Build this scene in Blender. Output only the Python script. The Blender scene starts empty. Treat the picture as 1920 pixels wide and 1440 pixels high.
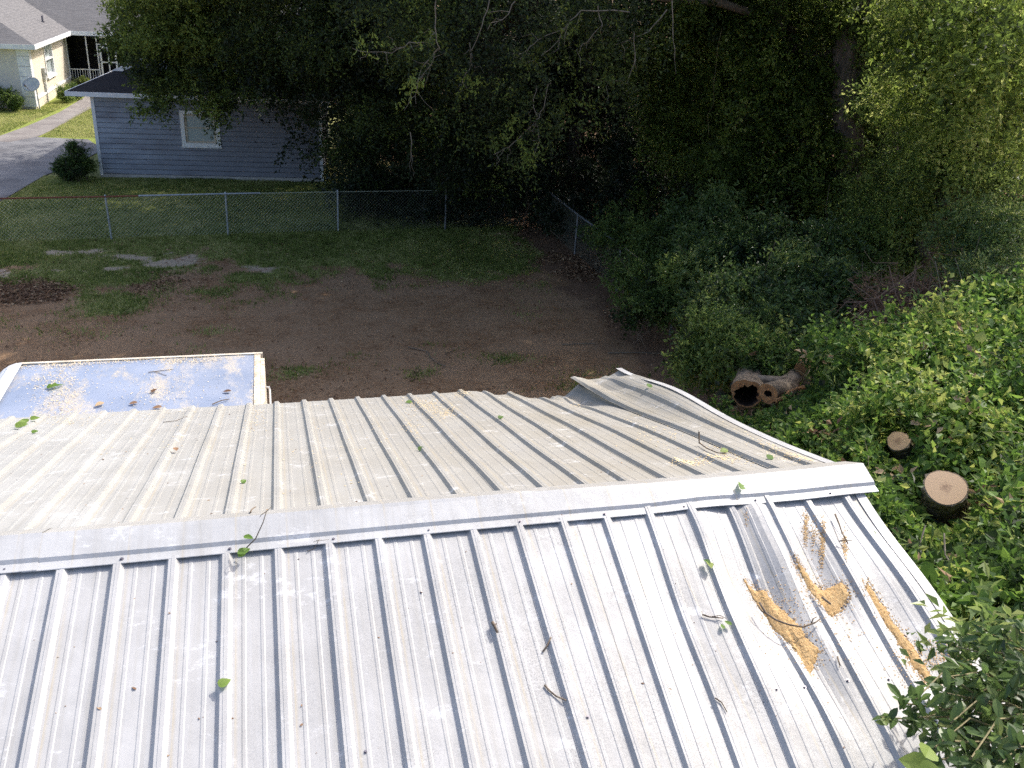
import bpy, math, random
import numpy as np
from mathutils import Vector, Matrix

rad = math.radians
S = bpy.context.scene
COL = S.collection
RNG = np.random.default_rng(7)
random.seed(7)

# ------------------------------------------------------------------ camera, sky, sun, exposure
F_PX, PITCH, ROLL, YAW, CAM_Z = 1700.0, rad(24.33), rad(3.395), rad(15.555), 7.0
_f = np.array([math.sin(YAW)*math.cos(PITCH), math.cos(YAW)*math.cos(PITCH), -math.sin(PITCH)])
_r = np.array([math.cos(YAW), -math.sin(YAW), 0.0])
_u = np.cross(_r, _f)
CR = math.cos(ROLL)*_r + math.sin(ROLL)*_u
CU = -math.sin(ROLL)*_r + math.cos(ROLL)*_u
cam_d = bpy.data.cameras.new('camera')
cam = bpy.data.objects.new('camera', cam_d); COL.objects.link(cam)
cam.matrix_world = Matrix(((CR[0], CU[0], -_f[0], 0), (CR[1], CU[1], -_f[1], 0), (CR[2], CU[2], -_f[2], CAM_Z), (0, 0, 0, 1)))
cam_d.sensor_width = 36.0
cam_d.lens = 36.0*F_PX/1920.0
cam_d.clip_start, cam_d.clip_end = 0.05, 2000
S.camera = cam

SUN_EL, SUN_AZ = rad(46), rad(57)          # azimuth from +Y towards +X
world = bpy.data.worlds.new('World'); S.world = world
world.use_nodes = True
wn = world.node_tree.nodes; wl = world.node_tree.links
bg = wn.get('Background') or wn.new('ShaderNodeBackground')
sky = wn.new('ShaderNodeTexSky'); sky.sky_type = 'NISHITA'; sky.sun_disc = False
sky.sun_elevation = SUN_EL; sky.sun_rotation = SUN_AZ; sky.air_density = .75; sky.dust_density = 3.5; sky.ozone_density = .5
wl.new(sky.outputs['Color'], bg.inputs['Color'])
bg.inputs['Strength'].default_value = 0.15
sun_d = bpy.data.lights.new('sun', 'SUN'); sun_d.energy = 2.0; sun_d.angle = rad(0.53); sun_d.color = (1.0, 0.95, 0.87)
sun = bpy.data.objects.new('sun', sun_d); COL.objects.link(sun)
sdir = Vector((math.sin(SUN_AZ)*math.cos(SUN_EL), math.cos(SUN_AZ)*math.cos(SUN_EL), math.sin(SUN_EL)))
sun.rotation_euler = (-sdir).to_track_quat('-Z', 'Y').to_euler()
sun.location = (15, 15, 25)
S.view_settings.view_transform = 'Standard'
S.view_settings.look = 'None'
S.view_settings.exposure = 1.22
S.view_settings.gamma = 1.0
S.view_settings.use_curve_mapping = False
S.render.engine = 'CYCLES'
S.cycles.use_denoising = False
S.cycles.max_bounces = 8
S.cycles.diffuse_bounces = 5
S.cycles.transmission_bounces = 4
S.cycles.glossy_bounces = 3
S.cycles.sample_clamp_indirect = 4.0

# ------------------------------------------------------------------ places in the world
CAMP = np.array([0, 0, CAM_Z])
def at(px, py, d):
    """world point d metres from the viewpoint in the direction of photo pixel (px, py)"""
    r = CR*(px-960)/F_PX - CU*(py-720)/F_PX + _f
    return CAMP + r/np.linalg.norm(r)*d
def on_plane(px, py, p, n):
    r = CR*(px-960)/F_PX - CU*(py-720)/F_PX + _f
    n = np.array(n, float)
    return CAMP + r*(n @ (np.array(p, float)-CAMP))/(n @ r)
def gnd(px, py, z=0.0):
    return on_plane(px, py, (0, 0, z), (0, 0, 1))

# ------------------------------------------------------------------ mesh helpers
class MB:
    def __init__(s): s.v = []; s.f = []
    def add(s, vs, fs):
        o = len(s.v); s.v += [tuple(float(c) for c in p) for p in vs]; s.f += [tuple(i+o for i in f) for f in fs]
    def box(s, lo, hi):
        x0, y0, z0 = lo; x1, y1, z1 = hi
        s.add([(x0,y0,z0),(x1,y0,z0),(x1,y1,z0),(x0,y1,z0),(x0,y0,z1),(x1,y0,z1),(x1,y1,z1),(x0,y1,z1)],
              [(0,3,2,1),(4,5,6,7),(0,1,5,4),(1,2,6,5),(2,3,7,6),(3,0,4,7)])
    def slab(s, pts, off):
        """polygon pts extruded by vector off"""
        n = len(pts); q = [np.array(p)+np.array(off) for p in pts]
        s.add(list(pts)+q, [tuple(range(n))[::-1], tuple(range(n, 2*n))]+[(i, (i+1) % n, (i+1) % n+n, i+n) for i in range(n)])
    def tube(s, pts, r0, r1=None, sides=6, cap=True):
        pts = [np.array(p, float) for p in pts]; n = len(pts)
        r1 = r0 if r1 is None else r1
        ref = np.array([0.31, 0.17, 0.93]); vs = []; fs = []
        for i, p in enumerate(pts):
            t = pts[min(i+1, n-1)]-pts[max(i-1, 0)]; t = t/(np.linalg.norm(t)+1e-9)
            a = np.cross(t, ref); 
            if np.linalg.norm(a) < .05: a = np.cross(t, (1, 0, 0))
            a /= np.linalg.norm(a); b = np.cross(t, a)
            r = r0+(r1-r0)*i/max(n-1, 1)
            vs += [p+r*(math.cos(2*math.pi*k/sides)*a+math.sin(2*math.pi*k/sides)*b) for k in range(sides)]
        for i in range(n-1):
            for k in range(sides):
                k2 = (k+1) % sides
                fs.append((i*sides+k, i*sides+k2, (i+1)*sides+k2, (i+1)*sides+k))
        if cap: fs += [tuple(range(sides))[::-1], tuple(range((n-1)*sides, n*sides))]
        s.add(vs, fs)
    def mesh(s, name, mat=None, smooth=False):
        me = bpy.data.meshes.new(name); me.from_pydata(s.v, [], s.f); me.update()
        if mat: me.materials.append(mat)
        if smooth: me.polygons.foreach_set('use_smooth', [True]*len(me.polygons))
        return me
    def build(s, name, mat, parent=None, smooth=False):
        return link(bpy.data.objects.new(name, s.mesh(name, mat, smooth)), parent)

def link(o, parent=None):
    COL.objects.link(o)
    if parent is not None:
        o.parent = parent
        w = parent
        loc = Vector((0, 0, 0))
        while w is not None:
            loc += w.location; w = w.parent
        o.location = -loc
    return o
def tag(o, label=None, cat=None, group=None, kind=None):
    if label: o['label'] = label
    if cat: o['category'] = cat
    if group: o['group'] = group
    if kind: o['kind'] = kind
    return o
def empty(name, loc, label, cat, group=None):
    o = bpy.data.objects.new(name, None); COL.objects.link(o); o.location = tuple(float(c) for c in loc); o.empty_display_size = .2
    return tag(o, label, cat, group)
def np_tris(name, V, T, mat, parent=None, tint=None, smooth=False):
    me = bpy.data.meshes.new(name)
    V = np.ascontiguousarray(V, np.float32); T = np.ascontiguousarray(T, np.int32); k = T.shape[1]
    me.vertices.add(len(V)); me.vertices.foreach_set('co', V.ravel())
    me.loops.add(T.size); me.loops.foreach_set('vertex_index', T.ravel())
    me.polygons.add(len(T)); me.polygons.foreach_set('loop_start', np.arange(0, T.size, k, dtype=np.int32))
    me.polygons.foreach_set('loop_total', np.full(len(T), k, np.int32))
    me.polygons.foreach_set('use_smooth', np.full(len(T), smooth, bool))
    if tint is not None:
        a = me.attributes.new('tint', 'FLOAT', 'FACE'); a.data.foreach_set('value', np.ascontiguousarray(tint, np.float32))
    me.materials.append(mat); me.update(calc_edges=True)
    return link(bpy.data.objects.new(name, me), parent)
def unit(a): return a/(np.linalg.norm(a, axis=-1, keepdims=True)+1e-9)

def _hash(ix, iy, seed):
    h = (ix.astype(np.int64)*374761393 + iy.astype(np.int64)*668265263 + seed*1442695041) & 0xffffffff
    h = ((h ^ (h >> 13))*1274126177) & 0xffffffff
    return ((h ^ (h >> 16)) & 0xffff)/65535.0
def vnoise(x, y, seed=0):
    ix = np.floor(x); iy = np.floor(y); fx = x-ix; fy = y-iy
    fx = fx*fx*(3-2*fx); fy = fy*fy*(3-2*fy)
    a = _hash(ix, iy, seed); b = _hash(ix+1, iy, seed); c = _hash(ix, iy+1, seed); d = _hash(ix+1, iy+1, seed)
    return (a*(1-fx)+b*fx)*(1-fy)+(c*(1-fx)+d*fx)*fy
def fbm(x, y, seed=0, oct=4):
    s = 0; a = .5
    for k in range(oct): s = s+a*vnoise(x*2**k, y*2**k, seed+k); a *= .5
    return s/(1-.5**oct)
def sstep(a, b, x):
    t = np.clip((np.asarray(x, float)-a)/(b-a), 0, 1); return t*t*(3-2*t)

# ------------------------------------------------------------------ materials
def new_mat(name):
    m = bpy.data.materials.new(name); m.use_nodes = True
    nt = m.node_tree; b = nt.nodes.get('Principled BSDF')
    return m, nt, b
def N(nt, t, **kw):
    n = nt.nodes.new(t)
    for k, v in kw.items(): setattr(n, k, v)
    return n
def ramp(nt, fac, stops):
    r = nt.nodes.new('ShaderNodeValToRGB'); el = r.color_ramp.elements
    while len(el) < len(stops): el.new(.5)
    for e, (p, c) in zip(el, stops):
        e.position = p; e.color = (*c, 1) if len(c) == 3 else c
    nt.links.new(fac, r.inputs['Fac']); return r.outputs['Color']
def coords(nt, scale=(1, 1, 1), kind='Object'):
    tc = nt.nodes.new('ShaderNodeTexCoord'); mp = nt.nodes.new('ShaderNodeMapping')
    nt.links.new(tc.outputs[kind], mp.inputs['Vector']); mp.inputs['Scale'].default_value = scale
    return mp.outputs['Vector']
def noise(nt, vec, scale, detail=4, rough=.55):
    n = nt.nodes.new('ShaderNodeTexNoise'); n.inputs['Scale'].default_value = scale
    n.inputs['Detail'].default_value = detail; n.inputs['Roughness'].default_value = rough
    nt.links.new(vec, n.inputs['Vector']); return n.outputs['Fac']
def mix(nt, fac, a, b, mode='MIX'):
    m = nt.nodes.new('ShaderNodeMix'); m.data_type = 'RGBA'; m.blend_type = mode
    for sock, v in ((0, fac), (6, a), (7, b)):
        if hasattr(v, 'links') or isinstance(v, bpy.types.NodeSocket): nt.links.new(v, m.inputs[sock])
        else: m.inputs[sock].default_value = v if sock == 0 else ((*v, 1) if len(v) == 3 else v)
    return m.outputs[2]
def math_n(nt, op, a, b=0.0, clamp=False):
    m = nt.nodes.new('ShaderNodeMath'); m.operation = op; m.use_clamp = clamp
    for i, v in enumerate((a, b)):
        if isinstance(v, bpy.types.NodeSocket): nt.links.new(v, m.inputs[i])
        else: m.inputs[i].default_value = v
    return m.outputs[0]
def bump(nt, b, h, strength=.3, dist=.01):
    n = nt.nodes.new('ShaderNodeBump'); n.inputs['Strength'].default_value = strength; n.inputs['Distance'].default_value = dist
    nt.links.new(h, n.inputs['Height']); nt.links.new(n.outputs['Normal'], b.inputs['Normal'])
def simple(name, c1, c2, scale=8, rough=.6, metal=0, bmp=.15, vs=(1, 1, 1), lo=.35, hi=.65, spec=.4, dist=.01):
    m, nt, b = new_mat(name)
    v = coords(nt, vs); n = noise(nt, v, scale, 6, .6)
    nt.links.new(ramp(nt, n, [(lo, c1), (hi, c2)]), b.inputs['Base Color'])
    b.inputs['Roughness'].default_value = rough; b.inputs['Metallic'].default_value = metal
    b.inputs['Specular IOR Level'].default_value = spec
    if bmp: bump(nt, b, noise(nt, v, scale*5, 4), bmp, dist)
    return m
def leaf_mat(name, stops, trans=.3, rough=.45, spec=.4, tv=1.5):
    m, nt, b = new_mat(name)
    at_ = N(nt, 'ShaderNodeAttribute', attribute_name='tint')
    col = ramp(nt, at_.outputs['Fac'], stops)
    nt.links.new(col, b.inputs['Base Color'])
    b.inputs['Roughness'].default_value = rough; b.inputs['Specular IOR Level'].default_value = spec
    tr = N(nt, 'ShaderNodeBsdfTranslucent')
    hs = N(nt, 'ShaderNodeHueSaturation'); hs.inputs['Hue'].default_value = .485; hs.inputs['Value'].default_value = tv
    nt.links.new(col, hs.inputs['Color']); nt.links.new(hs.outputs['Color'], tr.inputs['Color'])
    ms = N(nt, 'ShaderNodeMixShader'); ms.inputs[0].default_value = trans
    nt.links.new(b.outputs[0], ms.inputs[1]); nt.links.new(tr.outputs[0], ms.inputs[2])
    nt.links.new(ms.outputs[0], nt.nodes['Material Output'].inputs['Surface'])
    return m

def roof_metal(name, dirt_lo, dirt_hi, spec_base, speck=.75):
    m, nt, b = new_mat(name)
    v = coords(nt)
    sp = noise(nt, v, 150, 4, .75)                                   # spangle
    col = ramp(nt, sp, [(.34, tuple(c*.80 for c in spec_base)), (.66, spec_base)])
    big = noise(nt, v, 2.6, 6, .65)
    col = mix(nt, math_n(nt, 'MULTIPLY', ramp(nt, big, [(.40, (0, 0, 0)), (.60, (1, 1, 1))]), .75), col, tuple(c*.72 for c in spec_base))
    st = noise(nt, coords(nt, (26, .9, .9)), 1.0, 6, .7)             # run-off streaks down the slope
    col = mix(nt, math_n(nt, 'MULTIPLY', ramp(nt, st, [(.46, (0, 0, 0)), (.70, (1, 1, 1))]), .40), col, (.30, .285, .25))
    sx = N(nt, 'ShaderNodeSeparateXYZ'); nt.links.new(v, sx.inputs[0])
    gx = N(nt, 'ShaderNodeMapRange'); gx.inputs['From Min'].default_value = -1.2; gx.inputs['From Max'].default_value = 2.2
    gx.inputs['To Min'].default_value = dirt_lo; gx.inputs['To Max'].default_value = dirt_hi
    nt.links.new(sx.outputs[0], gx.inputs['Value'])
    gs = N(nt, 'ShaderNodeMapRange'); gs.inputs['From Min'].default_value = -1.0; gs.inputs['From Max'].default_value = 1.0
    gs.inputs['To Min'].default_value = .18; gs.inputs['To Max'].default_value = 1.0; nt.links.new(sx.outputs[0], gs.inputs['Value'])
    dm = ramp(nt, noise(nt, coords(nt, (1.6, .8, .8)), 2.1, 6, .65), [(.25, (.35, .35, .35)), (.68, (1, 1, 1))])
    dm = math_n(nt, 'MULTIPLY', dm, gx.outputs[0], True)
    col = mix(nt, dm, col, (.255, .23, .175))
    # mildew specks, thicker towards the tree side of the roof
    spk = ramp(nt, noise(nt, v, 150, 3, .75), [(.46, (0, 0, 0)), (.58, (1, 1, 1))])
    msk_ = ramp(nt, noise(nt, v, 3.3, 5, .7), [(.34, (.12, .12, .12)), (.60, (1, 1, 1))])
    col = mix(nt, math_n(nt, 'MULTIPLY', math_n(nt, 'MULTIPLY', spk, msk_), math_n(nt, 'MULTIPLY', gs.outputs[0], speck), True), col, (.27, .268, .262))
    # scuffs and wiped-clean smears, pale
    sc = ramp(nt, noise(nt, coords(nt, (2.0, 3.2, 3.2)), 2.2, 8, .82), [(.57, (0, 0, 0)), (.68, (1, 1, 1))])
    col = mix(nt, math_n(nt, 'MULTIPLY', sc, .6), col, (.74, .75, .76))
    # dirt line held along the foot of each rib
    fr = math_n(nt, 'FRACT', math_n(nt, 'DIVIDE', math_n(nt, 'ADD', sx.outputs[0], .9773-.040+.2286*40), .2286))
    foot = ramp(nt, fr, [(0, (1, 1, 1)), (.06, (.0, .0, .0)), (1, (0, 0, 0))])
    col = mix(nt, math_n(nt, 'MULTIPLY', math_n(nt, 'MULTIPLY', foot, msk_), .5), col, (.42, .35, .22))
    nt.links.new(col, b.inputs['Base Color'])
    b.inputs['Metallic'].default_value = .06; b.inputs['Specular IOR Level'].default_value = .22
    rr = N(nt, 'ShaderNodeMapRange'); rr.inputs['To Min'].default_value = .40; rr.inputs['To Max'].default_value = .68
    nt.links.new(math_n(nt, 'ADD', math_n(nt, 'MULTIPLY', big, .5), math_n(nt, 'MULTIPLY', dm, .7)), rr.inputs['Value'])
    nt.links.new(rr.outputs[0], b.inputs['Roughness'])
    bump(nt, b, noise(nt, v, 9, 4, .5), .25, .012)
    return m

M = {}
M['roof_near'] = roof_metal('galvalume_clean', .03, .10, (.50, .50, .497), 1.0)
M['roof_far'] = roof_metal('galvalume_dirty', .06, .88, (.45, .45, .43), .6)
M['cap'] = roof_metal('galvalume_cap', .0, .05, (.53, .535, .535), .75)
M['cap_dim'] = roof_metal('galvalume_cap_dim', .25, .45, (.44, .44, .43), .5)  # far flange greyed in its colour, standing in for dark tree reflections
M['wall_metal'] = simple('wall_metal', (.42, .43, .42), (.55, .56, .55), 4, .5, .3)
M['screw'] = simple('screw_steel', (.16, .15, .17), (.26, .25, .28), 60, .4, .7, 0)
M['sawdust'] = simple('sawdust', (.42, .26, .11), (.62, .44, .23), 90, .95, 0, .8, lo=.3, hi=.7, spec=.1, dist=.006)
M['chip'] = simple('wood_chip', (.60, .45, .24), (.82, .70, .46), 30, .9, 0, 0, spec=.1)
M['bark'] = simple('bark', (.06, .045, .035), (.15, .12, .09), 9, .9, 0, .9, (1, 1, .3), dist=.03)
M['bark_light'] = simple('bark_light', (.16, .13, .09), (.34, .28, .2), 14, .9, 0, .9, (1, 1, .5), dist=.02)
M['twig'] = simple('twig', (.10, .075, .055), (.22, .17, .12), 30, .85, 0, .3)
M['twig_pale'] = simple('twig_pale', (.10, .088, .068), (.22, .19, .145), 20, .85, 0, 0)
M['vine_stem'] = simple('vine_stem', (.14, .13, .06), (.26, .22, .11), 20, .8, 0, 0)
M['white_paint'] = simple('white_paint', (.66, .67, .68), (.80, .81, .82), 5, .5, 0, .05)
M['white_worn'] = simple('white_worn', (.50, .49, .46), (.78, .78, .76), 22, .7, 0, .3, lo=.3, hi=.5)
M['dark_shingle'] = None
M['pipe_galv'] = simple('pipe_galv', (.28, .31, .33), (.42, .46, .48), 12, .45, .5, 0)
M['pipe_rust'] = simple('pipe_rust', (.13, .04, .025), (.24, .09, .05), 22, .9, 0, .3)
M['wire'] = simple('wire', (.38, .42, .32), (.54, .57, .46), 4, .6, .3, 0)
M['concrete'] = simple('concrete', (.33, .31, .29), (.47, .45, .42), 3, .9, 0, .3)
M['stucco'] = simple('stucco', (.62, .55, .44), (.70, .63, .51), 6, .95, 0, .4)
M['stucco_shaded'] = simple('stucco_shaded', (.56, .53, .48), (.64, .61, .55), 6, .95, 0, .4)  # same stucco, shade put into the colour of the unlit front wall
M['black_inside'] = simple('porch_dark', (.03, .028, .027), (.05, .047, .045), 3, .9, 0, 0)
M['grey_box'] = simple('grey_box', (.42, .43, .42), (.52, .53, .52), 6, .5, .1, 0)

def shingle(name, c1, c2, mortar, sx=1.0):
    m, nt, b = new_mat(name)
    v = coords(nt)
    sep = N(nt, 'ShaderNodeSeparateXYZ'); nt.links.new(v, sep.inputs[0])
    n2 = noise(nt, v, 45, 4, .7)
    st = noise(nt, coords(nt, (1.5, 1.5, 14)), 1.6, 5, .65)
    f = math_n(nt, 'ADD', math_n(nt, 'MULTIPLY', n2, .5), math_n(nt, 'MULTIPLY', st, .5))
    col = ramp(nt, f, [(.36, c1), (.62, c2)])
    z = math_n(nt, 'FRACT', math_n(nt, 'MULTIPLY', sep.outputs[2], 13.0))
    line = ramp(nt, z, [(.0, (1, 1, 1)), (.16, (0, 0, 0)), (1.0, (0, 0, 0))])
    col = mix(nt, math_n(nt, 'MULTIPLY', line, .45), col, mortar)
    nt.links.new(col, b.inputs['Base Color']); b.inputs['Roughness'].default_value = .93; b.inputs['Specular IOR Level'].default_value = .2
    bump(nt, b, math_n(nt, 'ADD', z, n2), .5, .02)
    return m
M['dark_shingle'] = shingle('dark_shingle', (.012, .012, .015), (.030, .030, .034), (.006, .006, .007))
M['grey_shingle'] = shingle('grey_shingle', (.10, .098, .10), (.20, .195, .195), (.06, .06, .062))

def siding_mat():
    m, nt, b = new_mat('grey_blue_siding')
    v = coords(nt)
    base = ramp(nt, noise(nt, coords(nt, (.6, .6, 3)), 3, 5, .6), [(.3, (.16, .168, .20)), (.7, (.215, .222, .255))])
    # paint chalked pale and worn off in places, mostly low down at one end
    sep = N(nt, 'ShaderNodeSeparateXYZ'); nt.links.new(v, sep.inputs[0])
    gx = N(nt, 'ShaderNodeMapRange'); gx.inputs['From Min'].default_value = -1.0; gx.inputs['From Max'].default_value = -5.6
    nt.links.new(sep.outputs[0], gx.inputs['Value'])
    w = ramp(nt, noise(nt, coords(nt, (.7, .7, 2.2)), 1.1, 5, .6), [(.36, (0, 0, 0)), (.62, (1, 1, 1))])
    wm = math_n(nt, 'MULTIPLY', w, gx.outputs[0], True)
    col = mix(nt, math_n(nt, 'MULTIPLY', wm, .75), base, (.36, .41, .48))
    pe = ramp(nt, noise(nt, coords(nt, (2.2, 2.2, 7)), 3.5, 6, .75), [(.60, (0, 0, 0)), (.66, (1, 1, 1))])
    col = mix(nt, math_n(nt, 'MULTIPLY', math_n(nt, 'MULTIPLY', pe, gx.outputs[0], True), .8), col, (.12, .115, .12))
    nt.links.new(col, b.inputs['Base Color']); b.inputs['Roughness'].default_value = .7
    bump(nt, b, noise(nt, coords(nt, (3, 3, 40)), 4, 4), .2, .006)
    return m
M['siding'] = siding_mat()

def glass_mat(name, col, rough=.08):
    m, nt, b = new_mat(name)
    b.inputs['Base Color'].default_value = (*col, 1); b.inputs['Roughness'].default_value = rough
    b.inputs['Specular IOR Level'].default_value = .6
    return m
M['blind_glass'] = glass_mat('window_blind_glass', (.40, .45, .44), .12)
M['dark_glass'] = glass_mat('dark_glass', (.10, .11, .11), .05)

def ground_mat():
    m, nt, b = new_mat('yard_ground')
    v = coords(nt)
    g = N(nt, 'ShaderNodeAttribute', attribute_name='grass').outputs['Fac']
    s = N(nt, 'ShaderNodeAttribute', attribute_name='sand').outputs['Fac']
    l = N(nt, 'ShaderNodeAttribute', attribute_name='litter').outputs['Fac']
    fine = noise(nt, v, 14, 8, .75); mid = noise(nt, v, 2.2, 6, .65)
    dirt = mix(nt, ramp(nt, mid, [(.36, (0, 0, 0)), (.64, (1, 1, 1))]), (.135, .060, .024), (.255, .150, .076))
    dirt = mix(nt, ramp(nt, noise(nt, v, .55, 5, .6), [(.4, (0, 0, 0)), (.62, (1, 1, 1))]), dirt, (.29, .185, .11))
    dirt = mix(nt, ramp(nt, fine, [(.35, (0, 0, 0)), (.7, (1, 1, 1))]), dirt, (.36, .24, .145))
    grs = mix(nt, ramp(nt, fine, [(.3, (0, 0, 0)), (.7, (1, 1, 1))]), (.125, .145, .042), (.33, .335, .125))
    grs = mix(nt, math_n(nt, 'MULTIPLY', mid, .5), grs, (.26, .23, .12))
    lit = mix(nt, ramp(nt, noise(nt, v, 22, 6, .8), [(.35, (0, 0, 0)), (.65, (1, 1, 1))]), (.085, .050, .032), (.30, .19, .12))
    snd = mix(nt, fine, (.38, .285, .215), (.54, .44, .35))
    lawn = N(nt, 'ShaderNodeAttribute', attribute_name='lawn').outputs['Fac']
    grs = mix(nt, lawn, grs, mix(nt, fine, (.15, .19, .04), (.30, .34, .09)))
    edge = math_n(nt, 'MULTIPLY', math_n(nt, 'SUBTRACT', fine, .5), 1.1)
    def msk(a): return ramp(nt, math_n(nt, 'ADD', a, edge), [(.38, (0, 0, 0)), (.62, (1, 1, 1))])
    col = mix(nt, msk(g), dirt, grs)
    col = mix(nt, msk(l), col, lit)
    col = mix(nt, math_n(nt, 'MULTIPLY', msk(s), .8), col, snd)
    nt.links.new(col, b.inputs['Base Color']); b.inputs['Roughness'].default_value = 1.0; b.inputs['Specular IOR Level'].default_value = .1
    bump(nt, b, noise(nt, v, 26, 6, .8), .8, .03)
    return m
M['ground'] = ground_mat()
M['asphalt'] = simple('asphalt', (.095, .094, .100), (.21, .208, .212), .9, .95, 0, .5, lo=.32, hi=.68)
M['walk'] = simple('walk_concrete', (.17, .15, .14), (.25, .23, .21), 1.2, .95, 0, .3)

EDGE = leaf_mat('edge_leaf', [(0, (.022, .038, .010)), (.45, (.085, .135, .028)), (.8, (.19, .26, .052)), (1, (.36, .40, .14))], .58, .5, .35, 1.9)
OAK = leaf_mat('oak_leaf', [(0, (.010, .017, .007)), (.45, (.032, .052, .016)), (.8, (.105, .145, .028)), (1, (.21, .27, .055))], .34, .5, .3)
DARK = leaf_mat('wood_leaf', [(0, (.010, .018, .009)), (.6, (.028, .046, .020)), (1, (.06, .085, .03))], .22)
VINE = leaf_mat('vine_leaf', [(0, (.022, .045, .012)), (.45, (.068, .145, .028)), (.8, (.135, .24, .042)), (1, (.28, .33, .09))], .42, .55, .3)
LAURel = leaf_mat('laurel_leaf', [(0, (.022, .042, .016)), (.5, (.072, .13, .038)), (.85, (.15, .22, .065)), (1, (.24, .29, .10))], .42, .36, .45)
BUSH = leaf_mat('bush_leaf', [(0, (.014, .028, .009)), (.5, (.075, .13, .034)), (1, (.23, .31, .085))], .50, .45, .35, 1.8)
GRASS = leaf_mat('grass_blade', [(0, (.075, .11, .025)), (.5, (.18, .23, .055)), (1, (.40, .40, .17))], .35, .8, .15)
DEADL = leaf_mat('dead_leaf', [(0, (.10, .056, .034)), (.5, (.24, .145, .085)), (1, (.48, .36, .22))], .1, .8, .2)

# ------------------------------------------------------------------ leaves
def leaf_geo(P, D, Nn, L, W, fold=.25):
    """diamond leaves folded on the midrib: base, two shoulders, tip"""
    D = unit(D); Sd = unit(np.cross(D, Nn)); Nn = np.cross(Sd, D)
    L = L[:, None]; W = W[:, None]
    a = P; m = P+D*L*.45; t = P+D*L-Nn*L*.08
    l = m+Sd*W*.5+Nn*W*fold; r = m-Sd*W*.5+Nn*W*fold
    n = len(P); V = np.stack([a, l, t, r], 1).reshape(-1, 3)
    o = np.arange(n)[:, None]*4
    T = np.stack([o+np.array([[0, 2, 1]]), o+np.array([[0, 3, 2]])], 1).reshape(-1, 3)
    return V, T
def sprays(clumps, n, per, slen, L, W, droop=.25, shell=.55, tint=.5, tvar=.25, up=.6, rng=RNG, sub=0):
    """leafy twigs growing out of ellipsoid clumps (x, y, z, rx, ry, rz)"""
    C = np.array([c[:3] for c in clumps], float); R = np.array([c[3:6] for c in clumps], float)
    if sub:     # each clump breaks up into smaller tufts with gaps between them
        kk = np.repeat(np.arange(len(C)), sub); dd = unit(rng.normal(size=(len(kk), 3)))
        C = C[kk]+R[kk]*dd*(.35+.75*rng.random((len(kk), 1))); R = R[kk]*(.16+.26*rng.random((len(kk), 1)))*np.array([1.15, 1.15, .75])
    w = np.prod(R, 1)**(2/3); k = rng.choice(len(C), n, p=w/w.sum())
    d = unit(rng.normal(size=(n, 3)))
    f = shell+(1.05-shell)*rng.random((n, 1))**.7
    base = C[k]+R[k]*d*f
    ct = rng.normal(0, .18, len(C))[k]
    sd = unit(d*.6+rng.normal(size=(n, 3))*.55+np.array([0, 0, -droop]))
    t = (np.arange(per)+rng.random((n, per)))/per
    sl = slen*(.6+.8*rng.random((n, 1)))
    P = base[:, None, :]+sd[:, None, :]*(t*sl)[..., None]+rng.normal(size=(n, per, 3))*slen*.06
    P[..., 2] -= (t*t*sl*droop*.6)
    side = unit(np.cross(sd, rng.normal(size=(n, 3))))
    sg = np.where(np.arange(per) % 2 == 0, 1., -1.)[None, :, None]
    D = unit(sd[:, None, :]*.55+side[:, None, :]*sg*.8+rng.normal(size=(n, per, 3))*.45)
    Nn = unit(np.array([0, 0, up])+rng.normal(size=(n, per, 3))*.55+d[:, None, :]*.25)
    m = n*per
    ti = np.clip(tint+ct[:, None]+rng.normal(0, tvar, (n, per))*.6+rng.normal(0, tvar*.5, (n, 1)), 0, 1).ravel()
    s = (.65+.7*rng.random(m))
    return P.reshape(m, 3), D.reshape(m, 3), Nn.reshape(m, 3), L*s, W*s*(.8+.4*rng.random(m)), ti
CLEAR = []      # (point, axis, length, radius): space kept open in front of sawn ends
def is_clear(P):
    bad = np.zeros(len(P), bool)
    for c, ax, L, R in CLEAR:
        q = P-c; t = q @ ax; d = np.linalg.norm(q-t[:, None]*ax, axis=1)
        bad |= (t > -.22) & (t < L) & (d < R+np.clip(t, 0, L)*.10)
    return bad
def foliage(name, sets, mat, parent=None, cull_ground=True):
    P, D, Nn, L, W, t = [np.concatenate(x) for x in zip(*sets)]
    if cull_ground:
        k = P[:, 2] > .03; P, D, Nn, L, W, t = P[k], D[k], Nn[k], L[k], W[k], t[k]
    # nothing grows through the metal building
    ins = (P[:, 0] < 3.12) & (P[:, 1] > -.2) & (P[:, 1] < 7.5) & (P[:, 2] < 4.75-np.abs(P[:, 1]-3.77)*.27)
    ins |= is_clear(P)
    P, D, Nn, L, W, t = [a[~ins] for a in (P, D, Nn, L, W, t)]
    V, T = leaf_geo(P, D, Nn, L, W)
    o = np_tris(name, V, T, mat, parent, np.repeat(t, 2))
    return o
def ball(p, r, sq=.8): return (p[0], p[1], p[2], r, r, r*sq)
def A(px, py, d, r, sq=.8): return ball(at(px, py, d), r, sq)
def bent(p0, p1, n=7, j=.08, sag=0., rng=RNG):
    p0 = np.array(p0, float); p1 = np.array(p1, float); L = np.linalg.norm(p1-p0); out = []
    for i in range(n):
        t = i/(n-1); q = p0+(p1-p0)*t
        q = q+rng.normal(size=3)*j*L*(math.sin(math.pi*t) if 0 < i < n-1 else 0); q[2] += sag*math.sin(math.pi*t)*L
        out.append(q)
    return out

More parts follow.
